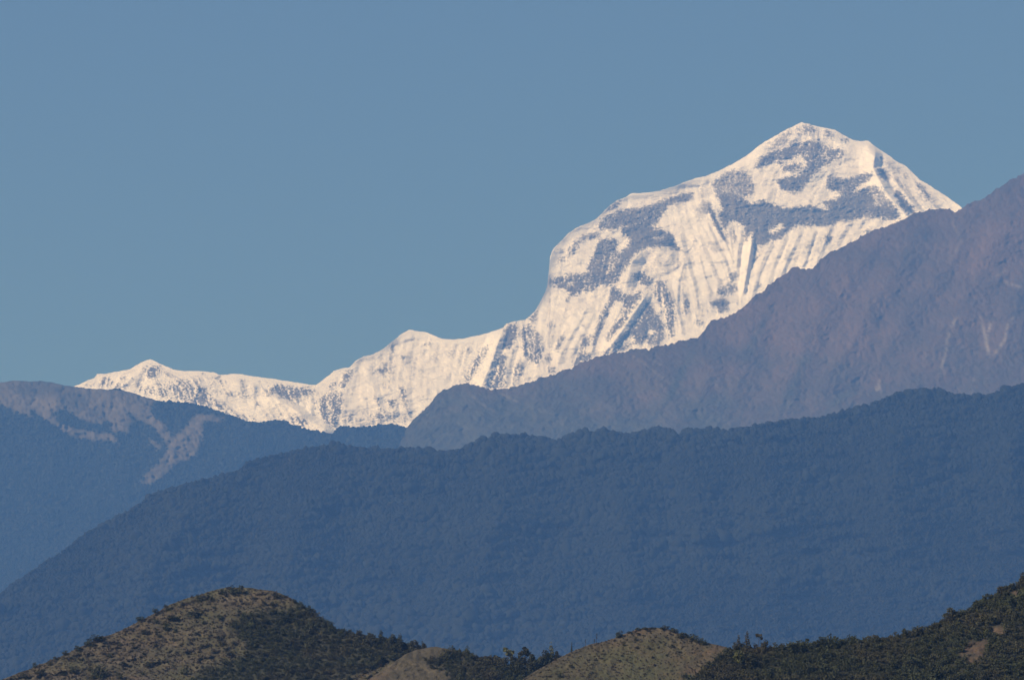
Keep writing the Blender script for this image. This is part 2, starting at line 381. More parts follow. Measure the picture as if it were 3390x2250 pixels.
 ('C', .55, [(550,510),(700,470),(860,450),(980,450),(990,480),(960,540),(940,600),(860,600),(780,580),(700,560),(620,550)]),
 ('C', .85, [(980,500),(1010,490),(1050,530),(1040,580),(1040,630),(970,610),(950,590)]), ('C', .8, [(1000,395),(1030,400),(1020,415)]), ('C', .85, [(1080,420),(1130,420),(1130,450),(1090,445)]),
 ('C', .48, [(1040,620),(1060,560),(1120,600),(1180,640),(1300,690),(1380,700),(1400,740),(1300,730),(1200,690)]),
 ('C', .88, [(1470,510),(1560,490),(1600,500),(1580,540),(1620,580),(1560,560),(1530,530),(1500,560),(1470,550)]),
 ('C', .8, [(1620,520),(1750,510),(1820,510),(1800,540),(1720,550),(1700,600),(1660,570)]), ('C', .85, [(1380,590),(1450,640),(1440,652),(1380,612)]),
 ('C', .65, [(1490,590),(1580,620),(1560,632)]), ('C', .55, [(1490,690),(1570,700),(1540,712)]), ('C', .64, [(1640,700),(1740,720),(1760,750),(1690,760),(1640,740)]), ('C', .5, [(1690,760),(1790,790),(1720,790)]),
 ('C', .66, [(1800,600),(1960,570),(2000,600),(1990,680),(1960,780),(1900,760),(1850,700),(1810,650)]), ('C', .24, [(150,490),(260,420),(420,395),(560,350),(700,360),(850,400),(1150,430),(1250,520),(1180,600),(1300,680),(1400,740),(1200,690),(900,600),(500,520),(300,500)]),
 ('C', .28, [(1250,440),(1450,450),(1750,490),(1900,560),(1700,640),(1500,560),(1380,560),(1300,600)]), ('C', .3, [(1380,660),(1500,640),(1700,680),(1850,800),(1700,790),(1500,740)]),
 ('D', .25, [(600,420),(800,350),(1000,380),(1120,480),(1000,560),(960,640),(720,620),(680,500)]), ('D', .25, [(1150,330),(1400,310),(1480,380),(1300,450),(1150,440)]), ('D', .3, [(500,800),(700,760),(990,780),(960,880),(600,890)]),
 ('B', .25, [(640,960),(800,980),(760,1120),(680,1180),(630,1100)]), ('B', .24, [(1560,620),(1800,680),(1900,760),(1800,900),(1650,980),(1560,900)]), ('B', .3, [(1400,560),(1600,520),(1620,600),(1480,640)]),
 ('A', .3, [(1250,330),(1480,420),(1760,640),(1700,700),(1560,720),(1400,540)]), ('A', .25, [(700,880),(1000,850),(900,1000),(760,1100),(680,1000)]), ('A', .3, [(450,290),(740,130),(1040,200),(1060,260),(700,320),(450,400)]),
 ('C', .45, [(1160,545),(1300,530),(1360,560),(1250,570)]),
]
SNOWY = [('A', .05, [(510,870),(560,830),(625,795),(600,850),(540,890)]), ('A', .1, [(680,455),(750,458),(750,470),(690,470)]), ('A', .15, [(740,590),(760,550),(800,500),(830,480),(790,560)]),
 ('B', .1, [(1380,392),(1480,378),(1485,388),(1390,402)]), ('B', .05, [(1475,360),(1520,300),(1560,278),(1552,310),(1500,362)]), ('B', .1, [(780,712),(830,690),(855,702),(800,722)]),
 ('B', .05, [(900,430),(1000,412),(985,480),(950,540),(920,620),(800,640),(700,655),(690,600),(780,560),(850,500)]),
 ('B', .1, [(1140,430),(1180,425),(1190,455),(1160,480),(1150,510),(1135,470)]), ('B', .1, [(1375,310),(1440,280),(1490,275),(1440,320),(1380,330)])]
M = F.zeros()
for k, v, p in ROCK_AND_SHADE: F.poly(M, fr(k, p), v)
for k, v, p in SNOWY: F.poly(M, fr(k, p), v, 'set')
M = blur(M, 1.5)
w1, w2 = spectral(F.shape, 2.0, 16, lo=45), spectral(F.shape, 2.0, 17, lo=45)
w3, w4 = spectral(F.shape, 1.2, 18, lo=150), spectral(F.shape, 1.2, 19, lo=150)
wu, wv = np.meshgrid(F.U, F.V)
M = F.sample(M, wu + 3.6 * w1 + 2.4 * w3, wv + 3.6 * w2 + 2.4 * w4).astype(np.float32)

RIBS = [  # frame, height (m), half width, crest line
 ('B', 70, 34, [(1350,760),(1310,830),(1260,900),(1180,1020),(1090,1140),(1060,1190)]), ('B', 40, 26, [(1180,840),(1140,930),(1100,1000),(1060,1090),(1020,1200)]),
 ('B', 34, 22, [(1065,860),(1020,990),(975,1110),(950,1220)]), ('B', 40, 34, [(930,860),(880,960),(820,1060),(750,1190),(720,1290)]), ('B', 26, 22, [(990,880),(920,1010),(850,1130),(820,1220)]),
 ('B', 36, 24, [(1560,330),(1600,480),(1640,640),(1690,800)]), ('B', 30, 20, [(1640,330),(1720,480),(1790,640),(1850,800)]), ('B', 34, 22, [(1700,280),(1790,430),(1860,570),(1910,720),(1930,820)]),
 ('B', 40, 22, [(1765,180),(1830,320),(1900,460),(1960,610),(1990,740)]), ('B', 48, 22, [(2002,300),(1985,400),(1970,500),(1962,600),(1975,700)]), ('B', 55, 24, [(2068,355),(2062,450),(2045,560),(2020,700),(2005,800)]),
 ('B', 34, 20, [(1905,310),(1920,420),(1940,520),(1955,580)]), ('B', 45, 26, [(2222,400),(2160,510),(2110,630),(2070,780)]), ('B', 40, 24, [(2290,390),(2230,510),(2190,640),(2160,750)]),
 ('B', 30, 18, [(1640,640),(1600,560),(1560,700),(1545,900),(1560,1080)]), ('B', 32, 20, [(1480,700),(1530,820),(1570,960),(1590,1080)]), ('B', 30, 16, [(1430,690),(1480,800),(1510,920),(1525,1080)]),
 ('B', 26, 18, [(1340,1020),(1310,1080),(1280,1150)]), ('B', 24, 16, [(1400,1020),(1370,1090),(1340,1150)]), ('B', 24, 16, [(1450,1030),(1430,1090),(1400,1140)]),
 ('B', 60, 40, [(1180,770),(1240,560),(1300,490),(1420,460),(1560,560)]), ('B', 30, 24, [(1380,640),(1480,620),(1600,570)]),
 ('A', 42, 24, [(640,885),(600,970),(540,1110),(490,1270)]), ('A', 40, 24, [(560,930),(500,1040),(440,1180),(380,1360)]), ('A', 42, 26, [(740,850),(690,960),(630,1090),(580,1220)]),
 ('A', 34, 22, [(830,850),(800,960),(760,1080),(730,1130)]), ('A', 40, 26, [(945,830),(900,940),(850,1060),(830,1140)]), ('A', 32, 22, [(1080,790),(1030,870),(970,970)]), ('A', 28, 20, [(1170,780),(1130,850),(1090,900)]),
 ('A', 26, 20, [(1290,785),(1260,830),(1230,870)]), ('A', 36, 26, [(0,800),(50,960),(110,1120),(180,1290)]), ('A', 36, 24, [(70,790),(140,940),(210,1090),(280,1260)]), ('A', 30, 20, [(20,1000),(60,1150),(120,1330)]),
 ('A', 90, 46, [(1200,245),(1250,320),(1235,430),(1270,500),(1320,590),(1400,690),(1480,770),(1560,860)]), ('A', 44, 30, [(1370,500),(1440,590),(1540,710),(1640,820)]), ('A', 40, 26, [(1490,490),(1560,590),(1660,700),(1740,790)]),
 ('A', 30, 30, [(1240,470),(1180,560),(1080,620),(960,720)]), ('A', 36, 40, [(740,115),(700,230),(560,310),(420,440)]), ('A', 36, 36, [(760,130),(840,260),(800,410),(640,480)]), ('A', 30, 30, [(1060,240),(1020,360),(880,440),(760,590)]),
 ('D', 60, 34, [(1650,180),(1600,320),(1550,460),(1480,620)]), ('D', 40, 24, [(1720,150),(1760,240),(1820,330),(1900,400),(1960,440)]), ('D', 44, 26, [(1760,250),(1710,350),(1680,450),(1660,610)]), ('D', 30, 20, [(1810,330),(1790,430),(1760,520)]),
 ('D', 24, 18, [(1580,250),(1520,370),(1440,520),(1400,610)]), ('D', 36, 40, [(700,430),(700,540),(730,640),(790,770),(860,860)]), ('D', 34, 34, [(945,540),(910,640),(880,760),(870,850)]), ('D', 30, 30, [(960,560),(950,660),(990,800)]),
 ('D', 36, 40, [(610,420),(560,540),(520,660),(490,860)]), ('D', 30, 40, [(975,205),(960,330),(940,480)]), ('D', 22, 18, [(770,650),(840,640),(920,650)]),
 ('C', 36, 20, [(985,480),(960,560),(930,640)]), ('C', 56, 34, [(1420,540),(1520,570),(1640,640),(1790,745),(1940,825)]), ('C', 36, 40, [(640,300),(700,420),(860,440),(985,480)]), ('C', 26, 20, [(1380,470),(1375,560),(1380,660)]),
 ('C', 26, 16, [(1545,520),(1540,580),(1570,640)]), ('C', 26, 16, [(1670,560),(1690,640)]), ('C', 26, 16, [(1720,570),(1740,650)]), ('C', 26, 18, [(1790,540),(1780,640),(1790,720)]), ('C', 24, 18, [(1060,560),(1200,660),(1330,740)]),
 ('C', 30, 30, [(640,300),(560,400),(480,460),(420,510)]), ('C', 20, 16, [(1920,590),(1900,700)]), ('C', 20, 16, [(1860,600),(1850,680)]),
]
R = F.zeros()
for k, h, w, p in RIBS: F.tent(R, fr(k, p), h * (0.75 if h >= 50 else 0.40), w * (0.75 + 0.5 * random.random()), left=1.3, right=0.7 if h >= 50 else 0.55)
# fall-line direction, smeared noise along it gives fluting
cs = 24.0
cu = np.arange(F.u0, F.U[-1] + cs, cs); cv = np.arange(F.v0, F.V[-1] + cs, cs)
CU, CV = np.meshgrid(cu, cv); DX = np.zeros(CU.shape); DY = np.full(CU.shape, 4e-5); 
for k, h, w, p in RIBS:
    q = np.array(fr(k, p))
    for a in range(len(q) - 1):
        d = q[a + 1] - q[a]; l = np.hypot(*d); d = d / l
        if d[1] < 0: d = -d
        c = (q[a] + q[a + 1]) / 2
        wgt = l / 40 / ((CU - c[0]) ** 2 + (CV - c[1]) ** 2 + 900.0) ** 1.3
        DX += wgt * d[0]; DY += wgt * d[1]
L = np.hypot(DX, DY); DX /= L; DY /= L
cf = Field(cu[0], cv[0], cu[-1], cv[-1], cs)
UU, VV = np.meshgrid(F.U, F.V)
dx = cf.sample(DX, UU, VV); dy = cf.sample(DY, UU, VV)
def lic(seed, length, fine):
    base = np.random.default_rng(seed).standard_normal(F.shape).astype(np.float32)
    base = blur(base, fine); acc = np.zeros(F.shape, np.float32)
    step = 4.0; n = int(length / step)
    for s in (1, -1):
        u, v = UU.copy(), VV.copy()
        for i in range(n):
            ddx = cf.sample(DX, u, v); ddy = cf.sample(DY, u, v)
            u += s * step * ddx; v += s * step * ddy
            ii = np.clip((u - F.u0) / F.st, 0, F.nu - 1).astype(np.int32); jj = np.clip((v - F.v0) / F.st, 0, F.nv - 1).astype(np.int32)
            acc += base[jj, ii]
    acc -= blur(acc, 40)
    return acc / acc.std()
STRK = lic(3, 70, 1.6); STRK2 = lic(4, 100, 4.0)
N1 = spectral(F.shape, 2.2, 11, ax=1 / 2.0, ay=1.0); N2 = spectral(F.shape, 1.7, 12, lo=30)
N3 = spectral(F.shape, 3.4, 13)
NF = spectral(F.shape, 1.0, 14, lo=160); NF = blur(NF, 0.8); NF /= NF.std()
ST = spectral(F.shape, 1.6, 15, ax=3.5, ay=0.8, lo=40)
brk = 0.65 * NF + 0.2 * N2 + 0.5 * STRK + 0.5 * ST * smooth(VV, 1150, 900) + 0.2 * N1; brk /= brk.std()
LEDGE = spectral(F.shape, 1.1, 27, ax=5.0, ay=1.0, lo=55)
LEDGE = F.sample(LEDGE, wu + 4 * w1, wv + 0.18 * (wu - 2400) + 7 * w2)
M = M - 0.5 * smooth(LEDGE, 0.7, 1.7) * smooth(M, 0.35, 0.7) * smooth(VV, 1250, 1100)
amp = np.clip(0.9 + 0.55 * spectral(F.shape, 3.0, 20), 0.15, 1.8)
soft = 1 - smooth(M, 0.3, 0.6)
brk = brk * (1 - 0.6 * soft) + 0.6 * soft * (0.7 * STRK + 0.5 * N2 + 0.3 * N1)
rock_shade_m = smooth(M * 1.0 + 0.31 * amp * brk * np.clip(M * 2.2, 0, 1), 0.30 - 0.16 * soft, 0.70 + 0.22 * soft)
rock_shade_m = np.where(M < 0.03, 0.0, rock_shade_m).astype(np.float32)
skyline = interp(SNOW_SKY, F.U)[None]
# thin rocky speckle in steep open snow
spk = smooth(N2 * 0.7 + STRK * 0.55 + N1 * 0.25, 1.75, 2.3) * 0.5 * smooth(VV - skyline, 15, 45)
rock_shade_m = np.maximum(rock_shade_m, spk)
REL = R + 0.5 * STRK + 1.4 * STRK2 + 28.0 * N3 + 8.0 * blur(rock_shade_m, 3) + (0.7 + 4.5 * blur(rock_shade_m, 2)) * N2
REL = blur(REL, 0.8)
edge_fade = np.clip(1.15 - 2.3 * blur((VV < skyline).astype(np.float32), 13), 0, 1)
BROWN_SKY = fr('F', [(600,1700),(860,1200),(935,990),(960,958),(985,935),(1010,910),(1035,892),(1060,888),(1090,890),(1150,897),(1200,888),(1260,868),(1320,848),(1380,822),(1440,808),(1500,802),(1560,790),(1610,780),(1640,745),(1700,715),(1740,685),(1800,640),(1830,618),(1850,617),(1875,625),(1890,605),(1915,578),(1990,545),(2010,535),(2060,518),(2110,492),(2150,483),(2185,480),(2205,488),(2225,475),(2270,458),(2300,435),(2325,418),(2362,400),(2450,360),(2700,330),(2950,420),(3300,700),(3900,1300),(4500,2200),(4700,2610)])
LEFT_SKY = fr('E', [(-8200,5400),(-6000,3300),(-4200,1500),(-2900,700),(-1500,330),(-700,260),(-200,255),(0,245),(80,228),(180,230),(280,235),(420,255),(530,270),(640,285),(740,290),(800,282),(880,305),(960,325),(1040,350),(1090,370),(1200,380),(1330,385),(1420,410),(1500,440),(1600,470),(1700,510),(1800,522),(1850,512),(1920,502),(1990,510),(2060,545)]) + fr('D', [(120,870),(190,885),(250,905),(340,925),(430,937),(480,890),(520,880),(560,890),(620,888),(700,890),(760,872),(830,868),(880,872),(950,890),(1050,930),(1200,1010),(1400,1120),(1800,1350),(2400,1700)])
def snow_vb(u): return np.minimum(np.minimum(interp(BROWN_SKY, u), interp(LEFT_SKY, u)) + 70, 1480)
o = ridge('mountain', SNOW_SKY, lambda U, V: 27000 - 1.75 * (V - 406), 160, 3390, 1.75, snow_vb, 470,
      lambda U, V: F.sample(REL * edge_fade, U, V), {'rock': lambda U, V: F.sample(rock_shade_m, U, V)}, m_snow, rough=0.9, seed=5)
tag(o, 'high snow mountain with fluted ice faces and bands of bare grey rock', 'mountain')

# ------------------------------------------------------------------ brown ridge
FB = Field(500, 520, 3600, 1760, 4.0)
RB = FB.zeros()
UB, VB = np.meshgrid(FB.U, FB.V)
BR_RIBS = [('F', 60, 70, [(2150,483),(2080,600),(1980,760),(1900,900),(1850,1010)]), ('F', 60, 70, [(1850,617),(1900,720),(1830,860),(1780,1000)]), ('F', 50, 60, [(1610,780),(1640,860),(1600,960)]),
 ('F', 40, 50, [(1440,808),(1510,870),(1560,950),(1580,1000)]), ('F', 40, 50, [(1060,888),(1100,940),(1160,1010),(1200,1060)]), ('F', 40, 50, [(1200,890),(1280,960),(1330,1010)]),
 ('F', 70, 80, [(2362,400),(2300,560),(2220,700),(2120,860),(2060,950)]), ('F', 60, 70, [(2270,458),(2200,600),(2100,720),(2010,860)]), ('F', 50, 60, [(2400,560),(2330,720),(2300,880)]), ('F', 45, 55, [(2060,518),(1960,640),(1900,720)]),
 ('F', 40, 50, [(1740,690),(1720,820),(1680,950)]), ('F', 40, 50, [(1320,848),(1400,920),(1450,1000)])]
for k, h, w, p in BR_RIBS: FB.tent(RB, fr(k, p), h * 1.6, w * 1.5, pw=1.0, fade=0.25)
rg = 1 - np.sqrt(0.02 + spectral(FB.shape, 3.0, 21, ax=0.8, ay=1.0) ** 2); rg2 = 1 - np.abs(spectral(FB.shape, 2.8, 22, ax=0.4, ay=1.0, lo=8))
RB = 0.5 * blur(RB, 2) + 10 * rg + 6 * rg2 + 1.2 * spectral(FB.shape, 2.0, 23, lo=60)
WB = 0.15 + (VB - 1080) / 600 * 0.9 + (2350 - UB).clip(-400, 900) / 1500 * 0.55 + 0.16 * spectral(FB.shape, 2.4, 24)
for p, w in (([(2700,1140),(2650,1220),(2615,1300),(2591,1370)], 22), ([(2860,1262),(2786,1312),(2731,1367)], 24), ([(2560,1000),(2500,1120),(2440,1230)], 18), ([(3100,700),(3020,800),(2960,930)], 22), ([(2300,1150),(2240,1260),(2200,1350)], 18)):
    q = FB.zeros(); FB.tent(q, p, 1.0, w, fade=0.3); WB = WB + 0.5 * q
WB = np.clip(WB, 0, 0.9)
SB = FB.zeros()
def g9(pts): return [(2500 + x / 1.866, 560 + y / 1.866) for x, y in pts]
for p, w, h in (([(1265,890),(1225,950),(1190,1040),(1180,1100),(1160,1200),(1130,1280),(1115,1340)], 7, .9), ([(1375,890),(1400,950),(1425,1040),(1435,1110),(1450,1165)], 8, 1), ([(1470,915),(1450,970),(1425,1050)], 8, .9),
             ([(1610,900),(1560,960),(1545,1050),(1500,1110),(1455,1160)], 7, .9), ([(1360,1280),(1340,1340),(1330,1390)], 7, .8), ([(740,1362),(780,1345)], 12, .9), ([(775,1290),(760,1340)], 6, .7),
             ([(1210,310),(1250,390),(1275,440),(1230,520),(1190,580)], 5, .45), ([(1000,450),(1030,510),(1060,560)], 5, .4), ([(1560,620),(1500,650),(1440,700)], 6, .5), ([(1530,690),(1600,720),(1660,730)], 7, .5), ([(1590,850),(1660,860)], 8, .6)):
    FB.tent(SB, g9(p), h, w, pw=0.6, fade=0.15)
for p, w in (([(1440,808),(1490,840),(1550,890)], 4), ([(1470,810),(1540,850)], 4), ([(1075,900),(1110,930),(1150,955)], 4), ([(1150,905),(1200,930)], 4)):
    FB.tent(SB, fr('F', p), 0.4, w * 1.4, pw=0.6, fade=0.2)
SB = SB * smooth(spectral(FB.shape, 1.4, 25), -1.2, 0.0) * 0.62
o = ridge('ridge', BROWN_SKY, lambda U, V: 21000 - 2.0 * (V - 580), 700, 6740, 3.75, lambda u: np.full_like(u, 1640), 330,
      lambda U, V: FB.sample(RB, U, V), {'wood': lambda U, V: FB.sample(WB, U, V), 'scree': lambda U, V: FB.sample(SB, U, V)}, m_brown, rough=3.5, seed=6)
tag(o, 'bare brown mountain ridge rising to the right in front of the snow peak', 'ridge')

# ------------------------------------------------------------------ left ridge with meadows
FL = Field(-700, 1200, 2100, 2300, 4.0)
UL, VL = np.meshgrid(FL.U, FL.V)
ML = FL.zeros()
MEADOW = [
 ([(-800,300),(0,235),(80,222),(280,228),(420,250),(530,262),(700,280),(880,300),(980,325),(1095,368),(1030,420),(1080,490),(1150,540),(1190,620),(1160,640),(1110,610),(1050,540),(960,500),(890,440),(870,470),(950,545),(880,530),(900,580),(830,590),(760,570),(770,510),(720,490),(720,530),(660,530),(560,490),(480,450),(400,430),(370,470),(400,515),(300,505),(220,420),(190,430),(250,500),(150,460),(90,430),(0,390),(-800,500)], 1.0),
 ([(280,520),(380,510),(480,545),(600,570),(740,590),(800,620),(870,695),(800,660),(720,640),(660,650),(560,630),(440,590),(390,550)], 1.0),
 ([(1330,470),(1400,455),(1470,460),(1560,490),(1530,520),(1430,510),(1400,540),(1420,600),(1400,640),(1370,660),(1360,740),(1290,780),(1230,800),(1190,850),(1120,910),(1050,945),(950,950),(1010,870),(1100,790),(1150,720),(1160,660),(1220,600),(1290,540)], .85),
 ([(1005,622),(1060,640),(1100,670),(1185,620),(1130,672),(1090,720),(1060,740),(1070,690)], .9)]
for p, v in MEADOW: FL.poly(ML, fr('E', p), v)
nl = spectral(FL.shape, 2.0, 31, lo=8)
ML = smooth(blur(ML, 1.8) + 0.11 * nl, 0.15, 0.9) * np.where(blur(ML, 2.0) < 0.02, 0, 1)
RL = FL.zeros()
for k, h, w, p in [('E', 60, 60, [(-100,300),(100,400),(280,510),(480,550),(740,600),(880,700)]), ('E', 50, 50, [(280,240),(440,400),(700,530)]), ('E', 50, 50, [(640,290),(800,430),(900,560)]), ('E', 50, 50, [(900,320),(1060,460),(1190,630)]),
                   ('E', 70, 60, [(1500,440),(1330,560),(1150,740),(980,930),(800,1150)]), ('E', 50, 60, [(1800,525),(1700,700),(1560,900)]), ('E', 60, 70, [(870,690),(900,900),(820,1150)]), ('E', 60, 70, [(300,600),(380,850),(300,1100)]), ('E', 40, 40, [(170,400),(260,450),(400,500)])]:
    FL.tent(RL, fr(k, p), h * 0.6, w * 1.4, pw=1.0, fade=0.25)
RL = RL + 18 * (1 - np.abs(spectral(FL.shape, 3.0, 32, ax=0.6))) + 10 * (1 - np.abs(spectral(FL.shape, 2.6, 33, ax=0.5, lo=14)))
def left_depth(U, V): return 20600 - 2.05 * (V - 1270)
o = ridge('ridge', LEFT_SKY, left_depth, -3920, 2000, 4.0, lambda u: np.full_like(u, 2150), 260,
      lambda U, V: FL.sample(RL, U, V), {'meadow': lambda U, V: FL.sample(ML, U, V)}, m_meadow, rough=1.2, seed=7)
tag(o, 'left ridge of dark woods with tawny meadow strips and a pale bare slope', 'ridge')

# ------------------------------------------------------------------ crowns
def ico(sub):
    import bmesh
    bm = bmesh.new(); bmesh.ops.create_icosphere(bm, subdivisions=sub, radius=1)
    v = np.array([x.co[:] for x in bm.verts], np.float32); f = np.array([[x.index for x in q.verts] for q in bm.faces], np.int32)
    bm.free(); return v, f
IV, IF = ico(2)

def crown_protos(n, seed, tall):
    out = []
    r = np.random.default_rng(seed)
    for i in range(n):
        keep = [f for f in IF if IV[f][:, 2].max() > -0.35]
        idx = np.unique(np.array(keep)); mp = -np.ones(len(IV), int); mp[idx] = np.arange(len(idx))
        f = mp[np.array(keep)]; v = IV[idx].copy()
        bumps = r.standard_normal((7, 3)); bumps /= np.linalg.norm(bumps, axis=1)[:, None]
        k = 1 + 0.35 * np.max(np.exp(5 * (v @ bumps.T - 1)), axis=1) + 0.13 * r.standard_normal(len(v))
        v *= k[:, None]; v[:, 2] *= tall * r.uniform(0.8, 1.3)
        v[:, :2] *= (1 - 0.35 * np.clip(v[:, 2:] / tall, 0, 1)) if i % 3 == 0 else 1
        out.append((v.astype(np.float32), f.astype(np.int32), (0.25 + 0.5 * r.random(len(v))).astype(np.float32)))
    return out

def merge(name, protos, pos, size, rot, tint, material, n=3, smooth_=True):
    """one mesh of many plants, for a mass nobody could count"""
    vs, fs, ts = [], [], []; off = 0
    which = np.random.default_rng(len(pos)).integers(0, len(protos), len(pos))
    for k, (v, f, t) in enumerate(protos):
        s = np.where(which == k)[0]
        if not len(s): continue
        c, sn = np.cos(rot[s]), np.sin(rot[s])
        x = v[None, :, 0] * c[:, None] - v[None, :, 1] * sn[:, None]; y = v[None, :, 0] * sn[:, None] + v[None, :, 1] * c[:, None]
        q = np.stack([x * size[s, 0:1], y * size[s, 0:1], np.broadcast_to(v[None, :, 2], x.shape) * size[s, 1:2]], -1) + pos[s][:, None, :]
        vs.append(q.reshape(-1, 3)); ts.append((np.clip(t[None] + tint[s][:, None], 0, 1)).reshape(-1))
        fs.append((f[None] + (np.arange(len(s)) * len(v))[:, None, None] + off).reshape(-1, n)); off += len(s) * len(v)
    me = bpy.data.meshes.new(name)
    V = np.concatenate(vs); me.vertices.add(len(V)); me.vertices.foreach_set('co', V.reshape(-1).astype(np.float32))
    poly_mesh(me, np.concatenate(fs), n, smooth_)
    a = me.attributes.new('tint', 'FLOAT', 'POINT'); a.data.foreach_set('value', np.concatenate(ts).astype(np.float32))
    me.materials.append(material)
    o = bpy.data.objects.new(name, me); C.objects.link(o); o['kind'] = 'stuff'
    return o

def scatter(sky_pts, u0, u1, vmax, du, dv, seed, v_off=2.0):
    r = np.random.default_rng(seed)
    U, V = np.meshgrid(np.arange(u0, u1, du), np.arange(0, vmax, dv))
    U = U + r.uniform(-.6, .6, U.shape) * du; V = V + r.uniform(-.6, .6, V.shape) * dv
    v0 = interp(sky_pts, U.ravel()); U = U.ravel(); V = V.ravel()
    k = (V > v0 + v_off) & (V < vmax)
    # a row along the crest itself
    uc = np.arange(u0, u1, du * 0.7) + r.uniform(-.3, .3, len(np.arange(u0, u1, du * 0.7))) * du
    vc = interp(sky_pts, uc) + v_off + r.uniform(0, 4, len(uc))
    return np.concatenate([U[k], uc]), np.concatenate([V[k], vc])

# ------------------------------------------------------------------ forested ridge
FOR_SKY_T = fr('F', [(-1500,2610),(-500,1700),(-200,1500),(0,1372),(60,1327),(130,1282),(200,1232),(300,1178),(360,1138),(420,1122),(480,1107),(550,1088),(570,1068),(640,1048),(700,1038),(780,1026),(830,1036),(880,1040),(930,1038),(980,1038),(1000,1046),(1050,1042),(1080,1032),(1120,1015),(1160,1006),(1210,1004),(1270,1017),(1285,1026),(1310,1008),(1370,1002),(1410,1002),(1440,1007),(1480,997),(1510,992),(1545,992),(1558,1004),(1565,1020),(1572,1008),(1580,995),(1620,996),(1680,997),(1750,982),(1800,975),(1880,967),(1950,952),(2010,937),(2050,917),(2110,903),(2170,902),(2200,912),(2260,919),(2300,912),(2362,888),(2500,840),(2800,820),(3200,1000),(3900,1600),(4700,2610)])
FF = Field(-800, 1150, 4200, 2400, 5.0)
RF = FF.zeros()
for k, h, w, p in [('F', 90, 120, [(780,1030),(700,1200),(640,1400),(600,1600)]), ('F', 90, 120, [(1190,1000),(1150,1200),(1080,1400),(1060,1600)]), ('F', 80, 110, [(1400,1000),(1440,1200),(1480,1500)]), ('F', 90, 120, [(1750,980),(1780,1200),(1800,1500)]),
                   ('F', 100, 130, [(2110,900),(2060,1100),(2100,1350)]), ('F', 90, 110, [(500,1100),(350,1300),(300,1500)]), ('F', 70, 90, [(1600,990),(1610,1150),(1640,1350)]), ('F', 80, 100, [(2350,890),(2330,1100),(2360,1300)])]:
    FF.tent(RF, fr(k, p), h, w * 1.3, pw=1.0, fade=0.3)
RF = RF + 30 * (1 - np.abs(spectral(FF.shape, 3.0, 41))) + 7 * spectral(FF.shape, 2.4, 42, lo=20)
def for_depth(U, V): return 13700 - 1.42 * (V - 1300)
o = ridge('hill', FOR_SKY_T, for_depth, -2150, 6740, 8, lambda u: np.full_like(u, 2330), 150, lambda U, V: FF.sample(RF, U, V), {}, m_floor, rough=2.0, seed=8)
tag(o, 'broad blue forested hillside across the middle of the view', 'hill')
rr = np.random.default_rng(51)
u, v = scatter(FOR_SKY_T, -200, 3600, 2330, 7.2, 4.6, 52, 1.0)
yy = for_depth(u, v) - FF.sample(RF, u, v)
X, Y, Z = pt(u, v, yy)
sz = rr.lognormal(0, 0.28, len(u)); lp = spectral(FF.shape, 2.2, 53)
big = np.exp(0.25 * FF.sample(lp, u, v))
sz = sz * np.where(rr.random(len(u)) < 0.07, 1.5, 1.0)
size = np.stack([4.5 * sz * big, 4.4 * sz * big * rr.uniform(0.8, 1.3, len(u))], 1)
tnt = 0.22 * rr.standard_normal(len(u)) + 0.13 * FF.sample(lp, u, v) - 0.05
o = merge('forest', crown_protos(8, 54, 0.95), np.stack([X, Y, Z + 2.5], 1), size, rr.uniform(0, 6.28, len(u)), tnt, m_forest)
tag(o, 'dense forest covering the broad blue hillside', 'forest')

# trees of the wooded parts of the left ridge
u, v = scatter(LEFT_SKY, -60, 1560, 1960, 8.0, 5.5, 61, 0.5)
k = (FL.sample(ML, u, v) < 0.55 * np.random.default_rng(63).random(len(u)) ** 0.6 + 0.03) & (v < interp(FOR_SKY_T, u) + 25)
u, v = u[k], v[k]
yy = left_depth(u, v) - FL.sample(RL, u, v); X, Y, Z = pt(u, v, yy)
sz = rr.lognormal(0, 0.25, len(u)); size = np.stack([4.6 * sz, 3.6 * sz], 1)
o = merge('woodland', crown_protos(6, 62, 1.2), np.stack([X, Y, Z + 1], 1), size, rr.uniform(0, 6.28, len(u)), 0.15 * rr.standard_normal(len(u)) - 0.1, m_forest)
tag(o, 'dark woodland between the meadow strips of the left ridge', 'woodland')

# ------------------------------------------------------------------ foreground hills
def fg_fields(u0, v0, u1, v1, st, seed, amp):
    f = Field(u0, v0, u1, v1, st)
    return f, (amp * spectral(f.shape, 3.0, seed) + 0.35 * amp * spectral(f.shape, 2.2, seed + 1, lo=25)).astype(np.float32)

HILL_SKY = [(-2400,3760),(-900,2700),(-300,2390),(0,2250),(100,2212),(192,2175),(302,2122),(396,2088),(456,2056),(528,2022),(555,2004),(632,1974),(704,1954),(748,1943),(814,1944),(902,1954),(957,1975),(1006,2006),(1061,2050),(1111,2078),(1166,2096),(1226,2106),(1300,2120),(1400,2145),(1500,2172),(1600,2215),(1750,2280),(2000,2400),(2400,2700),(3000,3200)]
H1, RH1 = fg_fields(-900, 1900, 2400, 2700, 5.0, 71, 2.0)
TH1 = H1.zeros()
def c6(pts): return [(x / 1.818, 1850 + y / 1.818) for x, y in pts]
def c7(pts): return [(1200 + x / 2.148, 1950 + y / 2.148) for x, y in pts]
def c8(pts): return [(2290 + x / 2.148, 1800 + y / 2.148) for x, y in pts]
H1.poly(TH1, c6([(1380,400),(1450,350),(1560,320),(1700,310),(1790,290),(1760,240),(1840,260),(1930,340),(2020,390),(2150,420),(2400,440),(2700,500),(2600,560),(2400,600),(2250,650),(2150,690),(2050,727),(1700,760),(1130,760),(1130,720),(1200,680),(1300,640),(1400,630),(1500,570),(1480,510),(1420,460)]), 1.0)
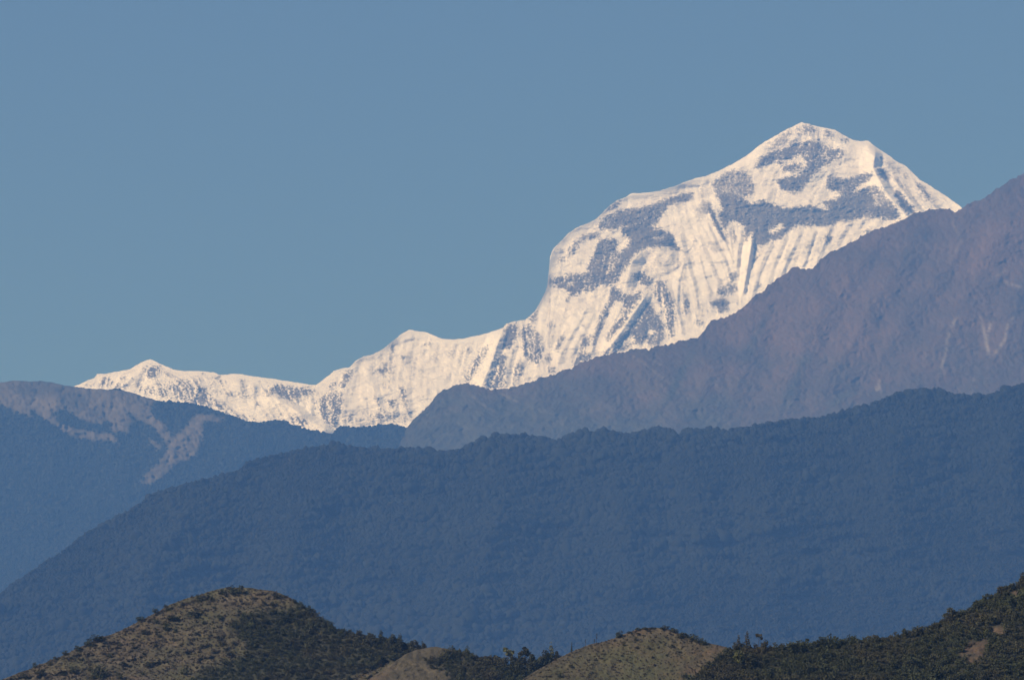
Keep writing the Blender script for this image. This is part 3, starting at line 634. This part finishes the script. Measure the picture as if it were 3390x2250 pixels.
TH1 = np.clip(blur(TH1, 2.0) + 0.18 * spectral(H1.shape, 2.0, 73, lo=15) * (blur(TH1, 4) > 0.05), 0, 1)
GR = np.clip(0.5 + 0.35 * spectral(H1.shape, 2.6, 77), 0, 0.8)
def hill_depth(U, V): return 1900 - 0.236 * (V - 1940)
def hill_fields(f, seed): return smooth(spectral(f.shape, 2.6, seed), 0.2, 1.6)
RED1 = hill_fields(H1, 75) * 0.7; H1.poly(RED1, [(1180,2230),(1250,2190),(1330,2185),(1420,2215),(1380,2262),(1150,2262)], 1.0)
RED1 = blur(RED1, 2)
o = ridge('hill', HILL_SKY, hill_depth, -2400, 3000, 5, lambda u: np.full_like(u, 2330), 90, lambda U, V: H1.sample(RH1, U, V),
      {'wood': lambda U, V: H1.sample(TH1, U, V) * 0.85, 'red': lambda U, V: H1.sample(RED1, U, V), 'green': lambda U, V: H1.sample(GR, U, V)}, m_hill, rough=1.0, seed=9)
tag(o, 'rounded brown grass hill with dark scrub on its right flank', 'hill')

KNOLL_SKY = [(900,2700),(1120,2300),(1200,2262),(1290,2200),(1340,2165),(1380,2148),(1442,2138),(1498,2150),(1544,2164),(1586,2180),(1630,2196),(1680,2206),(1730,2212),(1780,2212),(1840,2225),(1900,2290),(2100,2500)]
H2, RH2 = fg_fields(800, 2000, 2200, 2700, 5.0, 81, 1.3)
TH2 = H2.zeros(); H2.poly(TH2, c7([(360,480),(420,500),(540,560),(620,590),(600,700),(1100,700),(900,500),(760,450),(640,430),(640,480),(520,500)]), 1.0)
TH2 = np.clip(blur(TH2, 2.0) + 0.15 * spectral(H2.shape, 2.0, 83, lo=15) * (blur(TH2, 3) > 0.05), 0, 1)
RED2 = H2.zeros(); H2.poly(RED2, c7([(-60,640),(60,580),(160,545),(230,540),(120,620),(40,680)]), 1.0); RED2 = blur(RED2, 3)
def knoll_depth(U, V): return 1740 - 0.223 * (V - 2140)
o = ridge('hill', KNOLL_SKY, knoll_depth, 900, 2100, 5, lambda u: np.full_like(u, 2330), 60, lambda U, V: H2.sample(RH2, U, V),
      {'wood': lambda U, V: H2.sample(TH2, U, V) * 0.8, 'red': lambda U, V: H2.sample(RED2, U, V), 'green': lambda U, V: 0.15 + 0 * U}, m_hill, rough=0.8, seed=10)
tag(o, 'low scrubby knoll with a dry grass patch between the two grassy hills', 'hill')

MOUND_SKY = [(1400,2700),(1640,2330),(1700,2270),(1730,2248),(1777,2217),(1842,2181),(1898,2153),(1954,2131),(1991,2124),(2028,2112),(2075,2094),(2121,2079),(2159,2076),(2205,2079),(2247,2094),(2290,2112),(2340,2126),(2400,2140),(2500,2175),(2600,2230),(2800,2400),(3000,2700)]
H3, RH3 = fg_fields(1400, 2000, 3000, 2700, 5.0, 91, 1.0)
GN3 = np.clip(0.65 + 0.3 * spectral(H3.shape, 2.6, 93), 0, 1)
UH, VH = np.meshgrid(H3.U, H3.V); GN3 *= smooth(VH - interp(MOUND_SKY, H3.U)[None], -10, 60) * 0.8 + 0.15
RED3 = hill_fields(H3, 95); H3.poly(RED3, c8([(0,740),(120,750),(230,760),(180,820),(0,830)]), 0.9); RED3 = blur(RED3, 2)
def mound_depth(U, V): return 1540 - 0.197 * (V - 2075)
o = ridge('hill', MOUND_SKY, mound_depth, 1450, 2950, 5, lambda u: np.full_like(u, 2330), 60, lambda U, V: H3.sample(RH3, U, V),
      {'wood': lambda U, V: 0 * U, 'red': lambda U, V: H3.sample(RED3, U, V) * 0.7, 'green': lambda U, V: H3.sample(GN3, U, V)}, m_hill, rough=0.7, seed=11)
tag(o, 'smooth olive grass mound in the middle foreground', 'hill')

SLOPE_SKY = [(1900,2700),(2150,2400),(2280,2262),(2340,2205),(2400,2160),(2434,2142),(2550,2146),(2606,2150),(2690,2136),(2755,2133),(2811,2124),(2895,2116),(2979,2110),(3000,2098),(3072,2082),(3128,2052),(3156,2034),(3202,2026),(3249,1990),(3295,1970),(3330,1952),(3365,1945),(3390,1918),(3500,1850),(3800,1730),(4200,1680),(4700,1800),(5400,2300),(6400,3300),(6800,3750)]
H4, RH4 = fg_fields(1900, 1600, 4200, 2700, 5.0, 101, 1.6)
OPEN4 = H4.zeros()
for p in ([(1890,800),(1960,720),(2060,660),(2130,680),(2090,740),(2080,800),(2010,830),(1920,820)], [(2130,600),(2220,590),(2260,640),(2180,660),(2120,650)], [(1890,540),(1960,540),(1950,570),(1890,580)], [(2240,330),(2330,320),(2363,360),(2280,380)], [(1960,840),(2000,830),(2010,860),(1970,870)]):
    H4.poly(OPEN4, c8(p), 1.0)
OPEN4 = np.maximum(OPEN4, 0.9 * smooth(spectral(H4.shape, 2.2, 104, lo=10), 1.5, 1.9))
OPEN4 = smooth(blur(OPEN4, 2) + 0.12 * spectral(H4.shape, 2.0, 103, lo=15), 0.25, 0.7) * (blur(OPEN4, 4) > 0.04)
def slope_depth(U, V): return 1330 - 0.182 * (V - 2100)
o = ridge('hill', SLOPE_SKY, slope_depth, 1950, 6800, 6, lambda u: np.full_like(u, 2330), 90, lambda U, V: H4.sample(RH4, U, V),
      {'wood': lambda U, V: (1 - H4.sample(OPEN4, U, V)) * 0.85, 'red': lambda U, V: H4.sample(OPEN4, U, V) * 0.45, 'green': lambda U, V: 0 * U}, m_hill, rough=1.0, seed=12)
tag(o, 'dark bush covered slope climbing out of the picture on the right', 'hill')

# ------------------------------------------------------------------ plants of the foreground
def leaf_cloud(blobs, n, leaf, r, flat=0.0):
    """leaf clumps spread through the given blobs (x, y, z, rx, rz)"""
    vs, ts = [], []
    wts = np.array([b_[3] ** 2 * b_[4] for b_ in blobs]); wts = wts / wts.sum()
    pick = r.choice(len(blobs), n, p=wts)
    for i in pick:
        x, y, z, rx, rz = blobs[i]
        d = r.standard_normal(3); d /= np.linalg.norm(d); rad = r.uniform(0.55, 1.05)
        c = np.array([x + d[0] * rx * rad, y + d[1] * rx * rad, z + d[2] * rz * rad])
        a = r.standard_normal(3); a /= np.linalg.norm(a); a = a + d * 0.3
        e1 = np.cross(a, r.standard_normal(3)); e1 /= np.linalg.norm(e1); e2 = np.cross(a, e1); e2 /= np.linalg.norm(e2)
        s = leaf * r.uniform(0.6, 1.4)
        vs += [c - e1 * s, c - e2 * s * 0.6, c + e1 * s, c + e2 * s * 0.7]
        t = np.clip(0.45 + 0.25 * d[2] * 0 + 0.22 * r.standard_normal(), 0, 1); ts += [t] * 4
    v = np.array(vs, np.float32); f = np.arange(len(v), dtype=np.int32).reshape(-1, 4)
    return v, f, np.array(ts, np.float32)

def blob_set(r, n, w, h, base=0.25):
    out = [(0, 0, base * h + 0.28 * h, 0.34 * w, 0.36 * h)]
    for i in range(n):
        a = r.uniform(0, 6.28); q = r.uniform(0.15, 0.34) * w
        out.append((q * math.cos(a), q * math.sin(a), h * r.uniform(base, 0.78), w * r.uniform(0.14, 0.24), h * r.uniform(0.14, 0.24)))
    return out

def obj_mesh(name, v, f, t, material):
    me = bpy.data.meshes.new(name); me.vertices.add(len(v)); me.vertices.foreach_set('co', v.reshape(-1))
    poly_mesh(me, f, f.shape[1], False)
    a = me.attributes.new('tint', 'FLOAT', 'POINT'); a.data.foreach_set('value', t)
    me.materials.append(material); return me

rs = np.random.default_rng(201)
SHRUB = [leaf_cloud(blob_set(rs, 7, 1.0, rs.uniform(0.7, 1.0), 0.05), 360, 0.058, rs) for _ in range(7)]
SMALL = [leaf_cloud(blob_set(rs, 6, 1.0, rs.uniform(0.7, 1.0), 0.05), 200, 0.07, rs) for _ in range(7)]
SHRUB_ME = [obj_mesh('shrub', *p, m_bush) for p in SHRUB]
PALE_ME = [obj_mesh('pale_shrub', *leaf_cloud(blob_set(rs, 7, 1.0, 0.9, 0.05), 230, 0.075, rs), m_lightbush) for _ in range(2)]

def at(f, R_, depth, u, v):
    """point on a slope"""
    yy = depth(u, v) - f.sample(R_, np.array([float(u)]), np.array([float(v)]))[0]
    x, y, z = pt(np.array([float(u)]), np.array([float(v)]), np.array([float(yy)]))
    return float(x[0]), float(y[0]), float(z[0])

def shrub(loc, w, h, label, group, meshes=SHRUB_ME, name='shrub'):
    o = bpy.data.objects.new(name, random.choice(meshes)); C.objects.link(o)
    o.location = (loc[0], loc[1], loc[2] - 0.06 * h); o.scale = (w, w, h); o.rotation_euler = (0, 0, random.uniform(0, 6.28))
    tag(o, label, 'shrub', group); return o

PXM = 2 * TH / W     # metres per survey unit per metre of distance
def hill_shrub(x, y, w, label='small dark shrub scattered on the brown slope of the rounded hill', group='shrubs on the brown hill', hf=None, **kw):
    hf = min(0.8, max(0.38, 38.0 / w)) if hf is None else hf
    (u, v), = c6([(x, y)])
    v = max(v, float(interp(HILL_SKY, u)) + 1)
    p = at(H1, RH1, hill_depth, u, v); ww = w / 1.818 * PXM * p[1]
    return shrub(p, ww, ww * hf, label, group, **kw)
for x, y, w, lab in ((740, 640, 66, 'darkest upright bush low on the brown slope of the rounded hill'), (895, 645, 52, 'low dark bush on the brown slope, right of the darkest bush'),
                     (545, 672, 50, 'dark bush on the brown slope, left of the darkest bush'), (240, 690, 100, 'wide low bush near the left foot of the brown hill'),
                     (590, 490, 112, 'long dark bush on the left skyline of the brown hill'), (880, 450, 104, 'green bush on the brown slope below the left skyline'),
                     (840, 372, 70, 'greenish bush standing on the left skyline halfway up the brown hill'), (940, 316, 52, 'bush on the skyline just below the top of the brown hill'),
                     (1270, 250, 62, 'dark twin bush close under the top of the brown hill'), (1165, 345, 130, 'broad green bush in the middle of the brown slope'),
                     (1040, 368, 112, 'flat dark bush left of the broad green bush on the brown slope'), (1690, 232, 110, 'bushy green clump on the right shoulder of the brown hill top')):
    hill_shrub(x, y, w, lab, None)
    
small = [(1000,278,40),(935,385,50),(1200,255,70),(1345,212,60),(1400,210,80),(1450,200,70),(1330,358,60),(1440,318,40),(650,530,40),(725,520,42),(495,612,38),(450,685,60),(600,715,120),(380,700,50),(140,712,60),(390,560,50),(470,552,60),(530,522,70),(330,596,34),
         (1055,492,42),(1380,585,80),(1350,628,70),(1110,690,80),(860,695,34),(720,720,60),(1010,306,36),(1490,270,24),(1290,296,30),(1590,270,40),(1640,280,50),(1540,240,30),(940,440,30),(800,435,26),(1000,400,40),(1090,400,30),(1230,390,40),(1290,420,30),(1180,450,30),
         (1000,430,60),(960,470,50),(1060,440,40),(870,575,26),(940,520,40),(1210,530,36),(1320,490,44),(1330,520,60),(1400,510,40),(660,590,44),(680,570,28),(430,600,30),(800,520,30),(1270,460,24),(1620,300,34),(1450,290,26),(560,720,60),(210,650,50),(300,640,50),(90,735,40),(980,620,24),(1160,640,24)]
for x, y, w in small: hill_shrub(x, y, w, hf=random.uniform(0.55, 0.9))
for i in range(18):
    x = random.uniform(150, 1650); y = random.uniform(230, 725); (u, v), = c6([(x, y)])
    if v > interp(HILL_SKY, u) + 6 and H1.sample(TH1, np.array([u]), np.array([v]))[0] < 0.1: hill_shrub(x, y, random.uniform(12, 24), hf=random.uniform(0.5, 0.8))

# masses of scrub
def scrub(name, f, R_, depth, mask, sky_pts, u0, u1, vmax, sp, size0, seed, label, thr=0.5, tofs=0.0, protos=SHRUB, material=m_bush, hmin=0.7, hmax=1.3, lim=None, n=4):
    r = np.random.default_rng(seed)
    u, v = scatter(sky_pts, u0, u1, vmax, sp, sp * 0.75, seed, 2.0)
    if mask is not None:
        k = f.sample(mask, u, v) > thr; u, v = u[k], v[k]
    if lim is not None:
        k = lim(u, v); u, v = u[k], v[k]
    yy = depth(u, v) - f.sample(R_, u, v); X, Y, Z = pt(u, v, yy)
    s = size0 * PXM * Y * r.lognormal(0, 0.35, len(u))
    size = np.stack([s, s * r.uniform(hmin, hmax, len(u))], 1)
    lowf = f.sample(spectral(f.shape, 2.4, seed + 500), u, v)
    o = merge(name, protos, np.stack([X, Y, Z - 0.1 * s], 1), size, r.uniform(0, 6.28, len(u)), 0.16 * r.standard_normal(len(u)) + 0.16 * lowf + tofs, material, n, False)
    tag(o, label, 'scrub'); return o
scrub('undergrowth', H1, RH1, hill_depth, TH1, HILL_SKY, 500, 1600, 2275, 12, 19, 301, 'dark scrub thicket on the right flank of the rounded brown hill', 0.42, hmin=0.5, hmax=1.0)
scrub('undergrowth', H2, RH2, knoll_depth, TH2, KNOLL_SKY, 1200, 1800, 2275, 12, 20, 302, 'grey green scrub on the low knoll between the hills', 0.42)
scrub('undergrowth', H2, RH2, knoll_depth, None, KNOLL_SKY, 1590, 1860, 2275, 9, 22, 306, 'dark undergrowth filling the hollow under the pines', hmin=0.6, hmax=1.0)
scrub('undergrowth', H4, RH4, slope_depth, 1 - OPEN4, SLOPE_SKY, 2250, 3600, 2310, 12, 23, 303, 'dense dark bushes covering the slope on the right', 0.5, protos=SMALL)
TUFT = [leaf_cloud(blob_set(rs, 3, 1.0, 0.7, 0.0), 26, 0.2, rs) for _ in range(5)]
scrub('grass', H1, RH1, hill_depth, np.maximum(1 - TH1, 0), HILL_SKY, -60, 1450, 2275, 7, 7, 304, 'dry brown grass tufts over the rounded hill', 0.6, protos=TUFT, material=m_drygrass, lim=lambda u, v: np.random.default_rng(1).random(len(u)) < 0.6)
scrub('grass', H3, RH3, mound_depth, None, MOUND_SKY, 1680, 2500, 2275, 7, 6, 305, 'short grass tufts over the olive mound', protos=TUFT, material=m_drygrass, lim=lambda u, v: np.random.default_rng(2).random(len(u)) < 0.45)

# trees: trunk with limbs + crown
def trunk_mesh(h, r0, lean, r, limbs=4, split=0.55):
    vs, fs = [], []
    def tube(p0, p1, ra, rb, seg=6, n=4):
        p0, p1 = np.array(p0, float), np.array(p1, float); d = (p1 - p0) / np.linalg.norm(p1 - p0)
        e1 = np.cross(d, [0.3, 1, 0.2]); e1 /= np.linalg.norm(e1); e2 = np.cross(d, e1); off = len(vs)
        for i in range(n + 1):
            t = i / n; c = p0 + (p1 - p0) * t + (e1 * math.sin(t * 3.1) * 0.03 * np.linalg.norm(p1 - p0)); q = ra + (rb - ra) * t
            for k in range(seg):
                a = 6.28318 * k / seg; vs.append(c + (e1 * math.cos(a) + e2 * math.sin(a)) * q)
        for i in range(n):
            for k in range(seg):
                fs.append([off + i * seg + k, off + i * seg + (k + 1) % seg, off + (i + 1) * seg + (k + 1) % seg, off + (i + 1) * seg + k])
    top = (lean[0] * h, lean[1] * h, h * 0.9)
    tube((0, 0, -0.4), top, r0, r0 * 0.3)
    for i in range(limbs):
        t = r.uniform(split, 0.85); a = r.uniform(0, 6.28); l = h * r.uniform(0.16, 0.28)
        b0 = np.array(top) * t
        tube(b0, b0 + np.array([math.cos(a) * l, math.sin(a) * l, l * 0.7]), r0 * 0.35, r0 * 0.12, 5, 3)
    v = np.array(vs, np.float32); f = np.array(fs, np.int32)
    return obj_mesh('trunk', v, f, np.full(len(v), 0.5, np.float32), m_bark)

def tree(loc, w, h, style, label, group=None, material=m_bush):
    r = np.random.default_rng(int(abs(loc[0] * 7 + h * 131)) + 3)
    root = bpy.data.objects.new('tree', None); C.objects.link(root); root.location = loc; root.empty_display_size = 0.5
    tag(root, label, 'tree', group)
    lean = (r.uniform(-.06, .06), r.uniform(-.05, .05))
    if style == 'umbrella':
        bl = [(lean[0]*h + w * r.uniform(-.3, .3), w * r.uniform(-.3, .3), h * r.uniform(0.66, 0.92), w * r.uniform(0.16, 0.27), h * r.uniform(0.05, 0.09)) for _ in range(9)]; n = 330
    elif style == 'column':
        bl = [(lean[0]*h*t, 0, h * t, w * (0.46 - 0.3 * t), h * 0.12) for t in np.linspace(0.16, 0.94, 7)]; n = 300
    elif style == 'sapling':
        bl = [(0, 0, h * t, w * 0.28, h * 0.1) for t in (0.55, 0.7, 0.85)]; n = 90
    else:
        bl = [(x + 0.0, y, z + 0.12 * h, q, s) for x, y, z, q, s in blob_set(r, 9, w, h * 0.9, 0.12)]; n = 420
    v, f, t = leaf_cloud(bl, n, 0.07 * (w * w * h) ** (1 / 3), r)
    cr = bpy.data.objects.new('crown', obj_mesh('crown', v, f, t, material)); C.objects.link(cr); cr.parent = root
    tr = bpy.data.objects.new('trunk', trunk_mesh(h, max(0.09, 0.022 * h), lean, r, 0 if style == 'sapling' else 5)); C.objects.link(tr); tr.parent = root
    return root

def tree_at(f, R_, depth, u, vtop, vbase, w, style, label, group=None, material=m_bush):
    p = at(f, R_, depth, u, vbase); s = PXM * p[1]
    return tree(p, w * s, (vbase - vtop) * s * 1.02, style, label, group, material)
K = (H2, RH2, knoll_depth); MO = (H3, RH3, mound_depth); SL = (H4, RH4, slope_depth); HL = (H1, RH1, hill_depth)
# the clump in the hollow
tree_at(*K, 1633, 2166, 2206, 44, 'round', 'dark round tree at the left end of the clump in the hollow')
tree_at(*K, 1657, 2172, 2210, 34, 'round', 'dark tree between the round tree and the pale topped pine')
tree_at(*K, 1684, 2142, 2214, 40, 'umbrella', 'pale topped pine with bare trunk in the hollow clump', None, m_lightbush)
tree_at(*K, 1697, 2176, 2216, 24, 'column', 'slim dark tree under the pale topped pine')
tree_at(*K, 1719, 2164, 2220, 28, 'column', 'narrow dark tree between the two open pines in the hollow')
tree_at(*K, 1744, 2135, 2222, 44, 'umbrella', 'open leaning pine with sparse umbrella crown in the hollow clump')
tree_at(*K, 1753, 2172, 2224, 32, 'round', 'dense dark tree under the sparse umbrella pine')
tree_at(*K, 1805, 2145, 2220, 34, 'round', 'dark bushy tree left of the tallest tree beside the olive mound')
tree_at(*K, 1829, 2128, 2218, 32, 'column', 'tallest light topped tree beside the olive mound', None, m_lightbush)
tree_at(*K, 1782, 2182, 2222, 22, 'column', 'small thin tree between the clump and the bushy pair')
for u, vt, vb_, w in ((1606,2172,2200,26),(1620,2164,2204,32),(1646,2162,2208,36),(1668,2166,2212,34),(1700,2160,2216,34),(1712,2174,2220,30),(1731,2162,2220,32),(1762,2160,2222,36),(1774,2170,2224,32),(1790,2158,2224,36),(1816,2152,2222,36),(1840,2150,2216,30),(1800,2172,2226,34),(1850,2160,2212,24)):
    tree_at(*K, u, vt, vb_, w, 'round', 'dark bushy tree in the dense clump filling the hollow', 'trees packed in the hollow')
# saplings on the mound's skyline
tree_at(*MO, 1892, 2126, 2160, 9, 'column', 'short dark sapling lowest on the mound skyline', 'saplings on the mound skyline')
tree_at(*MO, 1938, 2113, 2142, 7, 'sapling', 'thin sapling second up the mound skyline', 'saplings on the mound skyline')
tree_at(*MO, 1968, 2112, 2134, 9, 'sapling', 'thin bushy sapling third up the mound skyline', 'saplings on the mound skyline')
tree_at(*MO, 1976, 2093, 2132, 7, 'sapling', 'slender sapling with a small round tuft on top', 'saplings on the mound skyline')
def sk(f, R_, depth, u, v, w, h, label, group=None, **kw):
    p = at(f, R_, depth, u, v); s = PXM * p[1]; return shrub(p, w * s, h * s, label, group, **kw)
sk(*MO, 2047, 2108, 32, 26, 'dark round bush standing alone on the left shoulder of the olive mound')
sk(*MO, 1852, 2240, 21, 22, 'single dark bush low on the grass of the olive mound')
for u, v, w, h in ((2085,2094,24,12),(2112,2086,26,14),(2135,2081,30,12),(2160,2080,26,10),(2190,2080,24,12),(2205,2081,30,16),(2225,2090,26,18),(2238,2094,30,20),(2255,2102,26,18),(2270,2108,34,24),(2290,2118,36,30),(2310,2124,34,26),(2330,2132,36,26)):
    sk(*MO, u, v, w, h, 'low dark bush along the crest of the olive mound', 'bushes on the mound crest')
for i in range(8):
    u = random.uniform(2040, 2320); v = float(interp(MOUND_SKY, u)) + random.uniform(6, 75); q = random.uniform(7, 22)
    sk(*MO, u, v, q, q * 0.35, 'small low shrub in the grass of the olive mound', 'small shrubs on the mound')
for x, y, w, h in ((1860,385,34,40),(1945,345,40,36),(2060,475,30,16),(2165,465,30,20),(2195,575,28,14),(1480,535,50,20),(2040,410,40,20),(2200,400,60,24),(2250,330,60,40),(1950,410,50,18),(2290,610,70,40)):
    (u, v), = c7([(x, y + h * 0.4)]); sk(*MO, u, v, w / 2.148, h / 2.148, 'small low shrub in the grass of the olive mound', 'small shrubs on the mound')
# skyline of the dark slope
tree_at(*SL, 2444, 2102, 2150, 20, 'column', 'left one of the two dark pointed trees where the bush slope begins')
tree_at(*SL, 2476, 2092, 2150, 30, 'column', 'taller one of the two dark pointed trees where the bush slope begins')
tree_at(*SL, 2513, 2095, 2150, 26, 'umbrella', 'small flat topped tree beside the two dark pointed trees')
tree_at(*SL, 2530, 2116, 2156, 30, 'round', 'low round tree below the flat topped tree')
tree_at(*SL, 2586, 2126, 2160, 34, 'round', 'rounded dark tree left of the dip in the bush slope skyline')
tree_at(*SL, 2645, 2116, 2158, 40, 'round', 'wide dark tree right of the dip in the bush slope skyline')
tree_at(*SL, 2672, 2110, 2146, 16, 'umbrella', 'little tree with a round head above the wide dark tree')
tree_at(*SL, 2723, 2106, 2146, 34, 'round', 'dark tree with pointed top on the flat part of the bush slope skyline')
tree_at(*SL, 2700, 2116, 2148, 30, 'round', 'round dark tree left of the pointed top tree')
tree_at(*SL, 2902, 2096, 2126, 24, 'round', 'small rounded tree alone on the level skyline of the bush slope')
tree_at(*SL, 2998, 2076, 2112, 26, 'round', 'squat tree at the start of the climbing skyline')
tree_at(*SL, 3040, 2073, 2104, 34, 'round', 'dark round tree on the lower climbing skyline')
tree_at(*SL, 3151, 2010, 2052, 46, 'round', 'large round tree halfway up the climbing skyline')
tree_at(*SL, 3235, 1978, 2018, 40, 'round', 'dark tree on the upper climbing skyline')
tree_at(*SL, 3312, 1930, 1976, 36, 'round', 'bushy tree near the top right of the climbing skyline')
tree_at(*SL, 3384, 1894, 1944, 34, 'column', 'tall dark tree at the right edge of the picture')
tree_at(*SL, 2448, 2146, 2206, 44, 'round', 'yellow topped broad tree beside the olive mound', None, m_lightbush)
tree_at(*SL, 2480, 2150, 2212, 36, 'round', 'dark tree right behind the yellow topped tree')

# thicket top on the saddle of the left hill
for u, vt, vb_, w, st, lab in ((1262,2086,2130,30,'column','dark tree on the left part of the saddle thicket'), (1225,2088,2126,34,'round','round tree at the left end of the saddle thicket'), (1296,2096,2136,34,'round','rounded tree in the middle of the saddle thicket'),
                         (1325,2098,2150,30,'column','pale green tree before the gap in the saddle thicket'), (1372,2108,2158,36,'round','bushy tree right of the gap in the saddle thicket'), (1404,2122,2160,22,'round','small tree at the right end of the saddle thicket'), (1190,2082,2116,26,'round','small tree below the hill shoulder beside the saddle thicket')):
    tree_at(*HL, u, vt, vb_, w, st, lab)

# ------------------------------------------------------------------ haze
import bmesh
me = bpy.data.meshes.new('haze'); bm = bmesh.new(); bmesh.ops.create_cube(bm, size=1.0)
for q in bm.verts: q.co = (q.co.x * 70000, 20000 + q.co.y * 54000, 3100 + q.co.z * 6210)
bm.to_mesh(me); bm.free()
hz = bpy.data.objects.new('haze', me); C.objects.link(hz); tag(hz, 'blue mountain haze filling the valleys', 'haze', None, 'stuff')
m_haze = bpy.data.materials.new('haze'); m_haze.use_nodes = True; nt = m_haze.node_tree; nt.nodes.clear()
out = N(nt, 'ShaderNodeOutputMaterial'); pv = N(nt, 'ShaderNodeVolumePrincipled')
pv.inputs['Color'].default_value = (*HAZE_SCATTER, 1); pv.inputs['Absorption Color'].default_value = (*HAZE_CLEAR, 1)
pv.inputs['Density'].default_value = HAZE_DENSITY; pv.inputs['Anisotropy'].default_value = HAZE_G
nt.links.new(pv.outputs[0], out.inputs['Volume']); me.materials.append(m_haze)
